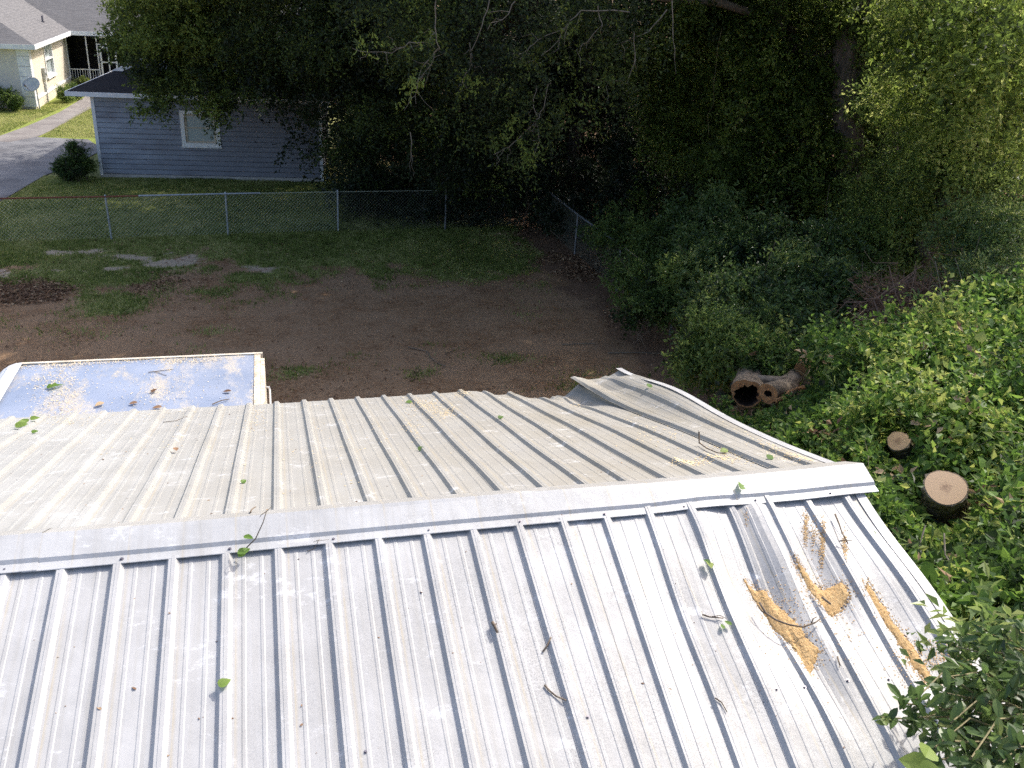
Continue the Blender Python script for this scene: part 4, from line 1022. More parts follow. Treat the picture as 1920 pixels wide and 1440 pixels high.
# ================================================================== CHAIN LINK FENCES
def chain_mesh(p0, p1, h, pitch=.095, rw=.0034):
    p0 = np.array(p0, float); p1 = np.array(p1, float); L = np.linalg.norm(p1-p0); u = (p1-p0)/L
    sd_ = np.cross(u, (0, 0, 1)); mb = MB()
    for sgn in (1, -1):
        x = -h
        while x < L:
            a0 = max(x, 0); a1 = min(x+h, L)
            if a1 > a0:
                z0 = (a0-x); z1 = (a1-x)
                if sgn < 0: z0, z1 = h-z0, h-z1
                q0 = p0+u*a0+np.array([0, 0, z0+.03])+sd_*rw*sgn; q1 = p0+u*a1+np.array([0, 0, z1+.03])+sd_*rw*sgn
                mb.tube([q0, q1], rw, sides=3, cap=False)
            x += pitch
    # twisted barbs along the top
    x = 0
    while x < L:
        q = p0+u*x+np.array([0, 0, h+.01]); mb.tube([q, q+u*.02+np.array([0, 0, .045])], rw*1.3, sides=3, cap=False); mb.tube([q+u*.04, q+u*.02+np.array([0, 0, .045])], rw*1.3, sides=3, cap=False)
        x += pitch
    return mb
M['pipe_shaded'] = simple('pipe_shaded', (.13, .145, .155), (.22, .235, .245), 12, .6, .4, 0)  # fence pipe with the deep shade of the woods put into its colour
M['wire_shaded'] = simple('wire_shaded', (.11, .12, .10), (.18, .19, .15), 4, .7, .2, 0)  # same wire, its colour darkened for that shade
fn = empty('chain_link_fence', (-1.24, 25.64, 0), 'long chain link fence across the yard with a rusty and a silver top rail', 'fence')
FP = [(-13.2, 24.6), (-10.2, 24.85), (-7.2, 25.1), (-4.22, 25.32), (-1.24, 25.62), (1.77, 25.84), (4.9, 26.0), (7.95, 26.2)]
FH = 1.15
for i, (x, y) in enumerate(FP):
    mb = MB(); lean = (-.02 if i in (3,) else .01); mb.tube([(x-lean, y-.03, -.1), (x, y-.03, FH+.02)], .027 if i < 7 else .04, sides=8); mb.tube([(x, y-.03, FH+.02), (x, y-.03, FH+.05)], .03, .012, sides=8); mb.build('post', M['pipe_galv' if i < 6 else 'pipe_shaded'], fn)
for i in range(len(FP)-1):
    mb = chain_mesh((*FP[i], 0), (*FP[i+1], 0), FH-.04); tag(mb.build('wire_mesh', M['wire' if i < 5 else 'wire_shaded'], fn), kind='stuff')
def rail_pt(t):
    for i in range(len(FP)-1):
        if FP[i][0] <= t <= FP[i+1][0]:
            k = (t-FP[i][0])/(FP[i+1][0]-FP[i][0]); return (t, FP[i][1]+(FP[i+1][1]-FP[i][1])*k-.045, FH)
    return (FP[-1][0], FP[-1][1], FH)
mb = MB(); mb.tube([rail_pt(t) for t in np.linspace(-13.2, -3.42, 12)], .022, sides=8); tag(mb.build('top_rail', M['pipe_rust'], fn), 'rusty top rail')
mb = MB(); mb.tube([rail_pt(t) for t in np.linspace(-3.42, -.33, 6)], .024, sides=8); tag(mb.build('top_rail', M['pipe_galv'], fn), 'silver top rail')
mb = MB(); mb.tube([rail_pt(t) for t in np.linspace(-.33, 7.9, 12)], .006, sides=5); tag(mb.build('tension_wire', M['wire'], fn), 'thin top wire')
f2 = empty('chain_link_fence', (8.1, 19.0, 0), 'overgrown chain link fence running along the bushes toward the building', 'fence')
FQ = [(7.95, 26.1), (7.97, 23.0), (8.1, 20.0), (8.25, 17.0), (8.35, 14.0), (8.4, 11.2)]
for i, (x, y) in enumerate(FQ[1:]):
    mb = MB(); mb.tube([(x, y, -.1), (x, y, FH+.02)], .027, sides=8); mb.build('post', M['pipe_shaded'], f2)
for i in range(len(FQ)-1): tag(chain_mesh((FQ[i][0]+.04, FQ[i][1], 0), (FQ[i+1][0]+.04, FQ[i+1][1], 0), FH-.04).build('wire_mesh', M['wire_shaded'], f2), kind='stuff')
mb = MB(); mb.tube([(x, y, FH) for x, y in FQ], .024, sides=8); mb.build('top_rail', M['pipe_shaded'], f2)

# ================================================================== TREES AND BUSHES
def toward(c, off): 
    v = (CAMP-c)/np.linalg.norm(CAMP-c)*off[3]+np.array(off[:3]); return v/np.linalg.norm(v)
CUT1, CUT2 = at(1773, 914, 8.0), at(1684, 827, 9.2)
AX1 = unit(np.array([-.47, -.40, .77])); AX2 = unit(np.array([-.64, -.22, .73])); SUNV = np.array(sdir)
LD = 12.6
LOG1, LOG2 = at(1400, 738, LD), at(1440, 738, LD-.15)
CLEAR += [(CUT1, SUNV, 2.2, .20), (CUT2, SUNV, 1.6, .14), (CUT1, AX1, 3.0, .19), (CUT1, toward(CUT1, (0, 0, 0, 1)), 3.0, .17), (CUT2, AX2, 1.5, .15), (CUT2, toward(CUT2, (0, 0, 0, 1)), 2.5, .11),
          (CUT1-AX1*.14, toward(CUT1, (0, 0, 0, 1)), 3.0, .19), (CUT1-AX1*.26, toward(CUT1, (0, 0, 0, 1)), 3.0, .17), (CUT2-AX2*.12, toward(CUT2, (0, 0, 0, 1)), 2.5, .11),
          (LOG1, toward(LOG1, (0, 0, 0, 1)), 4, .25), (LOG2, toward(LOG2, (0, 0, 0, 1)), 4, .17), (at(1490, 708, LD+.3), toward(at(1490, 708, LD+.3), (0, 0, 0, 1)), 4, .15)]

def trunk_and_limbs(parent, base, top, r0, r1, limbs=(), mat='bark', j=.03, sides=10):
    mb = MB(); mb.tube(bent(base, top, 8, j), r0, r1, sides); mb.build('trunk', M[mat], parent, True)
    for a, b, q0, q1 in limbs:
        m2 = MB(); m2.tube(bent(a, b, 7, .05, .03), q0, q1, 7); m2.build('limb', M[mat], parent, True)
def shoots(parent, starts, mat, r=.006, name='stem'):
    mb = MB()
    for a, b, s in starts: mb.tube(bent(a, b, 6, .06, s), r, r*.45, 4, cap=False)
    return tag(mb.build(name, M[mat], parent), kind='stuff')

# --- the great oak over the yard
oak = empty('oak_tree', (6.8, 29.2, 0), 'great spreading oak whose dark crown hangs over the garage and yard', 'tree')
trunk_and_limbs(oak, (6.8, 29.2, -.2), (6.2, 28.2, 6.5), .55, .40, [((6.4, 28.5, 5.0), (-1.5, 29.3, 7.6), .26, .08), ((6.3, 28.4, 5.5), (3.5, 20.0, 8.2), .24, .07), ((6.3, 28.3, 5.8), (9.5, 17.5, 8.0), .24, .08), ((6.2, 28.3, 6.0), (5.5, 30.5, 11.0), .25, .08), ((6.4, 28.4, 5.2), (12.5, 27.5, 9), .22, .07)])
lobe = [A(330, 95, 30, 1.6), A(400, 150, 29.3, 1.15), A(290, 55, 31, 1.1), A(380, 40, 30, 2.0), A(345, 130, 29.4, .9), A(395, 195, 28.8, .55), A(405, 225, 28.6, .35), A(455, 90, 29, 1.6), A(430, 20, 29, 2.0), A(300, 200, 29.2, .38), A(270, 205, 29.4, .3), A(320, 175, 29.2, .5), A(235, 62, 31, .55), A(215, 90, 31.2, .35), A(262, 95, 30.6, .6), A(350, 10, 30, 2.0), A(262, 5, 31, 1.0), A(310, 130, 29.8, .8)]
mid = [A(520, 70, 28, 1.9), A(500, 140, 28, 1.1), A(560, 125, 27.6, 1.0), A(588, 212, 28.2, .42), A(645, 120, 27, 1.6), A(668, 262, 27.6, .75), A(690, 345, 28, .85), A(700, 60, 26, 2.2), A(720, 220, 27.5, 1.9), A(600, 20, 27, 2.2), A(672, 400, 28.8, .75), A(745, 350, 28.8, 1.5), A(800, 180, 26.5, 2.2), A(820, 40, 23, 2.0), A(880, 250, 26, 1.9)]
front = [A(830, 60, 18.5, 1.3), A(900, 150, 18, 1.0), A(960, 60, 17.0, 1.2), A(1010, 170, 17.5, .9), A(1080, 60, 17, 1.2), A(960, 260, 18.5, .7), A(760, 30, 18, .9), A(1010, 20, 16.5, 1.0), A(1160, 40, 17.5, 1.3), A(1130, 150, 18, .9), A(690, 15, 19, .7)]
r = np.random.default_rng(101)
upper_shade = []  # out-of-view clumps, added and thinned to shade yard and garage roof
for _ in range(70):
    a = r.uniform(0, 6.28); q = 10.5*math.sqrt(r.random()); x, y = 5.2+q*math.cos(a)*1.0, 26.0+q*math.sin(a)*.82
    z = 7.6+4.6*(1-(q/10.5)**2)*r.uniform(.35, 1)+r.uniform(0, .8)
    if y < 16.5 or x < -.5 or (y > 29.5 and x < 6.5): continue
    upper_shade.append((x, y, z+.6, 1.8, 1.8, 1.2))
for _ in range(16): upper_shade.append((r.uniform(-2.5, 4), r.uniform(35.5, 40), r.uniform(9.6, 11.2), 1.7, 1.7, 1.0))
for _ in range(10): upper_shade.append((r.uniform(8, 13), r.uniform(24, 30), r.uniform(8, 11), 1.8, 1.8, 1.2))
for _ in range(16): upper_shade.append((r.uniform(4.5, 11.5), r.uniform(18, 24.5), r.uniform(9.2, 11.2), 1.7, 1.7, 1.0))
foliage('crown', [sprays(lobe, 6800, 12, .34, .095, .048, .22, .3, .72, .28, sub=11), sprays(mid, 8200, 11, .4, .085, .042, .35, .3, .38, .22, sub=12), sprays(mid, 2600, 9, .6, .12, .07, .3, .1, .2, .1),
                  sprays(front, 1700, 11, .5, .075, .034, .45, .35, .42, .25, sub=7), sprays(upper_shade, 21000, 7, .7, .24, .14, .2, .1, .4, .2)], OAK, oak)
# pale bare twigs and hanging branch ends in front of the dark
H = [[(817, 0, 16), (816, 50, 16), (822, 90, 16), (810, 120, 16), (795, 140, 16), (782, 155, 16), (780, 195, 16)], [(816, 60, 16), (805, 78, 16), (770, 80, 16), (735, 100, 16), (690, 98, 16), (660, 90, 16)],
     [(822, 90, 16), (790, 130, 16.2), (768, 185, 16.2)], [(916, 0, 16.3), (905, 50, 16.3), (885, 95, 16.4), (884, 115, 16.4)], [(965, 0, 16), (950, 30, 16), (925, 48, 16)],
     [(1180, 20, 16.5), (1090, 20, 16.3), (1060, 50, 16.2), (1010, 75, 16.2), (985, 95, 16.2), (975, 110, 16.2)], [(1060, 50, 16.2), (1040, 85, 16.2), (1015, 105, 16.2)], [(1065, 40, 16.3), (1058, 85, 16.3)], [(1120, 12, 16.4), (1128, 45, 16.4), (1100, 78, 16.4), (1090, 86, 16.4)],
     [(1250, 18, 17), (1215, 60, 16.9), (1170, 78, 16.9), (1155, 84, 17)], [(1190, 60, 16.8), (1190, 120, 16.9), (1175, 150, 17), (1125, 152, 17)],
     [(1003, 155, 17), (1002, 200, 17), (1008, 225, 17), (1000, 245, 17)], [(1030, 150, 17), (1020, 200, 17), (1005, 228, 17), (1012, 265, 17), (998, 295, 17.2)], [(980, 250, 17.2), (955, 275, 17.2), (925, 290, 17.2)], [(880, 80, 17), (885, 120, 17), (868, 150, 17), (860, 162, 17)],
     [(640+390/3, 250, 17.5), (640+400/3, 300, 17.5)], [(1260, 0, 17), (1262, 60, 17), (1265, 110, 17)]]
mb = MB()
for line in H:
    pts = [at(*p) for p in line]; fine = []
    for i in range(len(pts)-1):
        for k in range(3): fine.append(pts[i]+(pts[i+1]-pts[i])*k/3+RNG.normal(0, .012, 3))
    fine.append(pts[-1]); mb.tube(fine, .011, .004, 5, cap=False)
    for i in range(2, len(fine)):
        if RNG.random() < .5:
            d = RNG.normal(0, 1, 3); d[2] -= .9; d = d/np.linalg.norm(d); mb.tube(bent(fine[i], fine[i]+d*RNG.uniform(.15, .45), 4, .12), .005, .002, 4, cap=False)
tag(mb.build('hanging_twigs', M['twig_pale'], oak), kind='stuff')
hang = [A(805, 60, 16, .18), A(800, 85, 16, .16), A(740, 85, 16, .14), A(665, 88, 16, .12), A(690, 92, 16, .12), A(720, 78, 16, .10), A(780, 140, 16, .2), A(768, 165, 16.1, .14), A(758, 180, 16.1, .10), A(776, 195, 16.1, .10), A(800, 120, 16, .12), A(935, 262, 17, .14), A(985, 280, 17.2, .16), A(1000, 290, 17.2, .12), A(960, 235, 17, .14), A(880, 150, 17, .22), A(1010, 100, 17, .25), A(1060, 30, 16.5, .22), A(1130, 140, 17, .3), A(960, 160, 17, .2)]
foliage('leafy_tips', [sprays(hang, 150, 9, .22, .075, .034, .2, .1, .85, .15)], OAK, oak)
# the thick reddish branch at the top of the view
mb = MB(); mb.tube([at(1225, -8, 23), at(1300, 0, 23), at(1350, 5, 23.2), at(1395, 20, 23.4), at(1440, 42, 23.8), at(1500, 60, 24.4)], .11, .08, 9); o = mb.build('branch', M['twig'], oak, True)

# --- vine-draped trees on the wood's edge
def tree(name, base, hgt, r0, clumps, nsp, per, L, W, mat, label, group=None, lean=(0, 0), tint=.45, limbs=True, tv=.25, slen=.5, droop=.35, trunk_mat='bark', shell=.45, sub=12):
    e = empty(name, base, label, 'tree', group)
    top = (base[0]+lean[0], base[1]+lean[1], hgt)
    lm = []
    if limbs:
        for c in sorted(clumps, key=lambda c: -c[3])[:4]:
            t = min(.9, max(.35, (c[2]-1.0)/hgt)); s = np.array(base)+(np.array(top)-np.array(base))*t; s[2] = hgt*t
            lm.append((s, c[:3], r0*.45, .03))
    trunk_and_limbs(e, (base[0], base[1], -.2), top, r0, r0*.45, lm, trunk_mat)
    foliage('crown', [sprays(clumps, int(nsp*1.15), per, slen*.8, L, W, droop, shell*.6, tint, tv, sub=sub), sprays(clumps, int(nsp*.10), per, slen, L*1.3, W*1.4, droop, .1, tint*.6, tv*.6)], mat, e)
    return e
flat = lambda p: (p[0], p[1], 0)
vt1 = tree('vine_tree', flat(at(1556, 430, 23.6)), 10.5, .42, [A(1560, y, 25.5, .8) for y in (30, 110, 190, 270, 350, 430)]+[A(1530, y, 23.0, .42) for y in (0, 60, 120, 170, 230, 290, 340, 400)]+[A(1565, y, 22.9, .34) for y in (30, 150, 260, 370)]+[A(1450, 60, 25, 1.7), A(1480, 160, 25, 1.3), A(1430, 240, 25.5, 1.5), A(1390, 40, 25, 1.6), A(1600, 30, 25, 1.5), A(1500, 330, 25, 1.3)], 4500, 11, .085, .055, EDGE, 'straight trunk draped in vines at the edge of the woods', tint=.46)
mb = MB(); rv = np.random.default_rng(88)
for _ in range(34):
    px = rv.uniform(1310, 1760); y0 = rv.uniform(-20, 200); p0 = at(px, y0, rv.uniform(22.5, 25)); L = rv.uniform(.8, 3.2)
    mb.tube(bent(p0, p0+np.array([rv.normal(0, .12), rv.normal(0, .12), -L]), 7, .035, 0, rv), rv.uniform(.006, .014), .004, 4, cap=False)
tag(mb.build('hanging_vines', M['vine_stem'], vt1), kind='stuff')
vt2 = tree('vine_tree', flat(at(1592, 430, 23.4)), 10, .34, [A(1600, 360, 22.7, .42), A(1615, 280, 22.7, .5), A(1640, 190, 22.6, .5), A(1655, 110, 22.4, .5), A(1585, 420, 22.7, .4), A(1520, 300, 22.9, .5), A(1700, 180, 22.5, .9), A(1680, 40, 22.5, .9), A(1610, 260, 27, .7), A(1640, 150, 26.5, .8), A(1660, 60, 26, 1.2), A(1700, 120, 25, 1.4), A(1640, 350, 25, 1.1), A(1690, 260, 24, 1.4), A(1600, 420, 25.5, .9), A(1720, 30, 24, 1.7)], 4000, 11, .08, .05, EDGE, 'leaning trunk of the pair at the woods edge, wrapped in vines', lean=(2.2, .6), tint=.48)
tree('vine_tree', flat(at(1405, 400, 24.2)), 11, .30, [A(1330, 60, 25, 1.6), A(1360, 170, 25, 1.4), A(1310, 260, 26, 1.4), A(1380, 330, 24.5, 1.4), A(1280, 150, 27, 1.5), A(1300, 380, 25, 1.3), A(1440, 380, 23.5, 1.2), A(1240, 60, 26, 1.3), A(1215, 150, 27, 1.1), A(1270, 230, 26, 1.2), A(1400, 120, 23.5, 1.2), A(1450, 210, 23.2, 1.0), A(1350, 30, 23.5, 1.2)]+[A(1402, y, 23.0, .48) for y in (60, 120, 180, 240, 300, 360)]+[A(1445, y, 22.8, .48) for y in (0, 60, 120, 180, 240)]+[A(1480, 330, 22.6, .6), A(1350, 300, 23, .8)], 6000, 11, .085, .052, EDGE, 'slim tree between the oak and the vine-draped trunks', tint=.45)
tree('tree', (12.6, 14.6, 0), 9.5, .26, [A(1850, 40, 17, 1.6), A(1900, 120, 16.5, 1.5), A(1790, 30, 18, 1.5), A(1760, 110, 19, 1.5), A(1830, 150, 18, 1.3), A(1900, 220, 17, 1.2), A(1900, 0, 15.5, 1.5), A(1930, 60, 15, 1.5)]+[(11.5, 14.5, 8.3, 1.8, 1.6, 1.2), (12.8, 15.2, 9.2, 1.8, 1.8, 1.2), (13.6, 13.6, 8.3, 1.6, 1.6, 1.2)], 3700, 10, .085, .05, EDGE, 'sunlit yellow-green tree at the edge nearest the viewer', tint=.62)
tree('tree', flat(at(1785, 420, 20.5)), 8, .22, [A(1770, 230, 20, 1.4), A(1820, 270, 19.5, 1.2), A(1740, 320, 20.5, 1.1), A(1850, 320, 19, 1.1), A(1800, 200, 20, 1.3), A(1710, 400, 20, .9), A(1760, 400, 20, .8)], 3000, 11, .08, .032, BUSH, 'silvery small-leaved tree below the sunlit tree', tint=.62, tv=.3)
r = np.random.default_rng(202)
bgt = [(10.5, 31.5), (3.2, 31.5), (9.2, 36), (14.5, 33), (18.5, 29), (21.5, 25), (24, 21), (13, 39.5), (19.5, 36), (25.5, 31), (4.5, 38.5), (6.0, 44), (13, 46), (23, 43), (30, 36), (19.5, 21.5), (28, 26)]
for i, (x, y) in enumerate(bgt):
    hg = (11.5 if x < 16 and y-x > 12 else 7.2)+r.uniform(-1, 1.5)
    cl = []
    for z in np.arange(.8, 6.8, 1.2):
        for _ in range(3): cl.append((x+r.normal(0, 1.4), y+r.normal(0, 1.0), z+r.normal(0, .4), 1.5, 1.5, 1.1))
    for _ in range(9): cl.append((x+r.normal(0, 2.0), y+r.normal(0, 2.0), r.uniform(min(7, hg-.8), hg), 1.9, 1.9, 1.4))
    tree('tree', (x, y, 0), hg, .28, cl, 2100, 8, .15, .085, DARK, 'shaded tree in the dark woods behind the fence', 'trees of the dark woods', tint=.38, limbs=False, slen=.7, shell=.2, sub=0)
# far wood closing the view
cl = [(x+r.normal(0, 2), 56+r.normal(0, 3)-(max(0, x-20))*.55, r.uniform(.5, 8.5), 2.4, 2.0, 1.8) for x in np.arange(3, 62, 1.5) for _ in range(4)]
tag(foliage('far_woodland', [sprays(cl, 14000, 8, 1.0, .26, .16, .2, .2, .4, .2)], DARK), 'far woods filling the gaps behind the nearer trees', 'woods', kind='stuff')

# --- bushes along the fence and under the trees
def bush(name, clumps, nsp, per, L, W, mat, label, tint=.5, tv=.25, slen=.35, group=None, droop=.15, stems=True, shell=.4, sub=10):
    c = np.mean([k[:3] for k in clumps], 0); e = empty(name, (c[0], c[1], 0), label, 'bush' if 'bush' in name or 'shrub' in name else name.split('_')[-1], group)
    foliage('foliage', [sprays(clumps, int(nsp*1.1), per, slen*.8, L, W, droop, shell*.7, tint, tv, sub=sub), sprays(clumps, int(nsp*.3), per, slen, L, W, droop, .1, tint*.6, tv*.6)], mat, e)
    if stems:
        st = []
        for k in clumps:
            for _ in range(4):
                b0 = np.array([k[0]+RNG.normal(0, k[3]*.3), k[1]+RNG.normal(0, k[3]*.3), 0.0]); st.append((b0, np.array(k[:3])+RNG.normal(0, k[3]*.5, 3), .05))
        shoots(e, st, 'twig', .010)
    return e
bush('bush', [A(1180, 440, 22.5, .6), A(1195, 480, 22, .7), A(1150, 430, 23.5, .6), A(1175, 520, 21.3, .5)], 700, 10, .085, .045, BUSH, 'pale-tipped bush leaning over the far fence post', .62)
bush('bush', [A(1240, 480, 21, .9), A(1260, 560, 19, .7), A(1230, 540, 19.8, .6), A(1200, 570, 19.0, .4), A(1290, 520, 20, .9)], 1400, 11, .08, .042, BUSH, 'dense green bush swallowing the middle of the side fence', .46)
bush('bush', [A(1330, 500, 19.5, 1.0), A(1390, 470, 20, 1.2), A(1350, 580, 17.5, .7), A(1320, 430, 21, 1.0), A(1410, 560, 17.5, .8)], 2300, 11, .085, .042, LAURel, 'glossy-leaved evergreen bush behind the side fence', .5)
bush('bush', [A(1460, 470, 19.5, 1.1), A(1500, 540, 17.5, .9), A(1470, 600, 16, .7), A(1540, 480, 19, 1.0), A(1560, 560, 17, .7)], 2200, 11, .085, .042, LAURel, 'tall dark bush below the vine-draped trunks', .42)
bush('bush', [A(1310, 650, 15, .45), A(1350, 640, 14.6, .5), A(1385, 660, 14.2, .5), A(1330, 690, 14.4, .4), A(1400, 620, 15.2, .5), A(1420, 690, 13.6, .4)], 1100, 11, .085, .04, BUSH, 'fern-like bush spilling through the fence beside the hollow log', .66)
bush('bush', [A(1620, 470, 20, 1.1), A(1680, 470, 19.5, .9), A(1640, 400, 21.5, 1.1), A(1620, 540, 18.5, .6)], 1700, 11, .075, .03, BUSH, 'fine-leaved bush beside the brush heap', .55)
bush('bush', [A(1840, 460, 17, .7), A(1890, 480, 16.5, .7), A(1810, 500, 17, .55), A(1900, 540, 15.5, .7), A(1860, 420, 17.5, .6)], 1300, 12, .07, .026, LAURel, 'feathery-leaved bush over the far side of the brush heap', .7)
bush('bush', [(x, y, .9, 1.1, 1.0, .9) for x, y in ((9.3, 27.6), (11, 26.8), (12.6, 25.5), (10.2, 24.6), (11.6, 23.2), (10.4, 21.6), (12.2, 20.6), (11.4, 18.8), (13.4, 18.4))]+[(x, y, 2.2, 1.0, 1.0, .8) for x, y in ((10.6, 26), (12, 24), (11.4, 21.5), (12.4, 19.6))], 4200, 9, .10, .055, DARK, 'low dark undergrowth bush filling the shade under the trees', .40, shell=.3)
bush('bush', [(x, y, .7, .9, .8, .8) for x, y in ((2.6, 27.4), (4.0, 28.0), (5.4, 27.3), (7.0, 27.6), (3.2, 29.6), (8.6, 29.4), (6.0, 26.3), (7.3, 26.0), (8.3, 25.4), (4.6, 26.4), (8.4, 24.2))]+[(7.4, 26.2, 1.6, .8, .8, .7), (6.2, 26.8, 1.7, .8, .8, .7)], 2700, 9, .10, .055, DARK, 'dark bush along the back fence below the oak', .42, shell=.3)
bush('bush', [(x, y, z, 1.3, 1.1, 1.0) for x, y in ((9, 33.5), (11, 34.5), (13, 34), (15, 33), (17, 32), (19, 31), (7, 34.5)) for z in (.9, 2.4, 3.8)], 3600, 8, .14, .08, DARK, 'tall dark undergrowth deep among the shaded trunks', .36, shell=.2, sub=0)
bush('round_shrub', [(-6.15, 32.55, .50, .60, .60, .52), (-6.1, 32.6, .95, .34, .34, .28), (-6.4, 32.45, .45, .42, .42, .42)], 1300, 10, .05, .03, BUSH, 'round clipped shrub at the garage corner', .30, .15, .16, droop=-.1)
bush('shrub', [(-12.1, 47.2, .55, .75, .5, .55), (-11.4, 47.3, .5, .5, .45, .5), (-13.1, 47.2, .6, .8, .5, .55)], 1100, 9, .07, .04, BUSH, 'clipped shrub along the front wall of the cream house', .45, .2, .2, droop=-.1)
bush('shrub', [(-9.65, 50.6, .42, .42, .5, .42), (-9.5, 51.4, .35, .35, .4, .35)], 500, 9, .07, .04, BUSH, 'small green shrub under the house window', .5, .2, .2, droop=-.1)
bush('shrub', [(-9.3, 53.4, .45, .4, .5, .42)], 300, 9, .08, .05, OAK, 'bronze-tinged shrub nearer the porch', .8, .2, .2, droop=-.1)

# --- brush heap of dead brown branches
bh = empty('brush_heap', (14.5, 16.8, 0), 'heap of dead brown vines and branches in the shade', 'brush heap')
r = np.random.default_rng(303); mb = MB()
M['dead_brown'] = simple('dead_brown', (.10, .062, .042), (.24, .16, .115), 14, .9, 0, 0)
for _ in range(420):
    c = at(r.uniform(1620, 1870), r.uniform(530, 660), r.uniform(15, 17.8)); c[2] = max(c[2], .1)
    d = r.normal(0, 1, 3); d[2] = abs(d[2])*.7; d /= np.linalg.norm(d); L = r.uniform(.5, 1.8)
    mb.tube(bent(c-d*L*.5, c+d*L*.5, 6, .10, r.uniform(-.1, .15), r), r.uniform(.006, .014), .003, 4, cap=False)
tag(mb.build('branches', M['dead_brown'], bh), kind='stuff')
r2 = np.random.default_rng(304); n = 5200
P = np.array([at(r2.uniform(1600, 1880), r2.uniform(520, 680), r2.uniform(15.5, 18)) for _ in range(n)]); P[:, 2] = np.clip(P[:, 2], .05, None)
a = r2.normal(size=(n, 3)); foliage('dead_leaves', [(P, a, r2.normal(size=(n, 3)), .08*(.5+r2.random(n)), .035*(.5+r2.random(n)), np.clip(r2.normal(.35, .2, n), 0, 1))], DEADL, bh)
mb = MB()
c0 = at(1880, 590, 14.5)
for _ in range(14):
    d = np.array([r.normal(0, .6), r.normal(0, .5), abs(r.normal(.6, .4))]); mb.tube(bent(c0+np.array([0, 0, -1.2]), c0+d*.7, 6, .12, .05, r), .012, .004, 5, cap=False)
tag(mb.build('bare_sticks', M['twig_pale'], bh), kind='stuff')

# --- sunlit vine thickets over the felled trees
def ivy_cloud(e, clumps, n, L, tint=.55, tv=.28, big=0, seed=1, name='foliage'):
    """a mass of lobed leaves: the nearest few hundred are leaves of their own, the rest one mass"""
    rg = np.random.default_rng(seed)
    P, D, Nn, Ls, Ws, t = sprays(clumps, int(n*1.35), 8, .26, L*.85, L*.62, .1, .3, tint, tv, .8, rg, sub=9)
    dist = np.linalg.norm(P-CAMP, axis=1)
    foliage(name, [(P, D, Nn, Ls, Ws, t)], VINE, e)['kind'] = 'stuff'
    foliage('mixed_leaves', [sprays(clumps, int(n*.20), 11, .38, .10, .024, .15, .55, .62, .3, .6, rg, sub=8)], LAURel, e)['kind'] = 'stuff'
    foliage('withered_leaves', [sprays(clumps, int(n*.035), 7, .22, .085, .045, .3, .6, .75, .3, .3, rg)], DEADL, e)['kind'] = 'stuff'
    tufts = []
    for _ in range(26):
        k = clumps[rg.integers(len(clumps))]; a = rg.uniform(0, 6.28)
        tufts.append((k[0]+math.cos(a)*k[3]*rg.uniform(.2, 1), k[1]+math.sin(a)*k[3]*rg.uniform(.2, 1), k[2]+k[5]*rg.uniform(.8, 1.15), rg.uniform(.10, .24), rg.uniform(.10, .24), rg.uniform(.10, .26)))
    foliage('shoots', [sprays(tufts, int(n*.16), 9, .26, L*.8, L*.5, -.2, .2, tint+.15, .25, .5, rg)], VINE, e)['kind'] = 'stuff'
    if big:
        C = np.array([c[:3] for c in clumps]); R = np.array([c[3:6] for c in clumps])
        for _ in range(big):
            k = rg.integers(len(C)); d = rg.normal(size=3); d /= np.linalg.norm(d)
            view = (CAMP-C[k]); view /= np.linalg.norm(view)
            d = d+view*.9+np.array([0, 0, .9]); d /= np.linalg.norm(d)
            p = C[k]+R[k]*d*rg.uniform(1.02, 1.16)
            if p[0] < 3.25 and p[1] < 7.4 or is_clear(p[None])[0]: continue
            nn = d*.5+np.array([0, 0, .8])+rg.normal(0, .35, 3)
            dd = rg.normal(size=3); dd[2] -= .5
            s = L*rg.uniform(.8, 1.4)
            big_leaf('leaf', p, dd, nn, s, s*.95, VINE, e, float(np.clip(round(rg.normal(tint+.12, .2), 1), .1, 1)), str(rg.choice(['ivy', 'ivy', 'wide'])), .15)
def stems_for(e, clumps, n, seed, mat='vine_stem', r_=.006):
    rg = np.random.default_rng(seed); st = []
    for _ in range(n):
        k = clumps[rg.integers(len(clumps))]; a = np.array(k[:3])+np.clip(rg.normal(0, .6, 3), -.9, .9)*k[3]; d = rg.normal(0, 1, 3); d[2] *= .6
        b_ = a+d/np.linalg.norm(d)*rg.uniform(.3, .9)
        if not is_clear(np.array([a, b_, (a+b_)/2])).any(): st.append((a, b_, rg.uniform(-.15, .2)))
    shoots(e, st, mat, r_, 'vines')
def thicket(label, clumps, n, L, tint, big, seed, base):
    e = empty('vine_thicket', base, label, 'thicket')
    ivy_cloud(e, clumps, n, L, tint, .28, big, seed); stems_for(e, clumps, 26, seed+1, 'vine_stem', .0045)
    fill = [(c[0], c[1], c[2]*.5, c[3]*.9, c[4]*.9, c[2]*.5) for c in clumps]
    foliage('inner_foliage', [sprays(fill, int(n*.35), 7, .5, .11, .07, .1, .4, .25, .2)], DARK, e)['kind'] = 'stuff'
    return e
t1 = thicket('bright ivy thicket round the big pale cut trunk', [A(1700, 870, 9.2, .55), A(1760, 840, 9.3, .6), A(1700, 960, 8.4, .5), A(1830, 850, 9.2, .7), A(1850, 960, 8.2, .65), A(1900, 900, 8.6, .7), A(1740, 1020, 7.8, .5), A(1820, 1040, 7.6, .55), A(1640, 900, 9.0, .4), A(1690, 1060, 7.6, .4), A(1890, 1060, 7.4, .6), A(1620, 860, 9.3, .35)], 2600, .085, .60, 300, 401, (5.2, 5.6, 0))
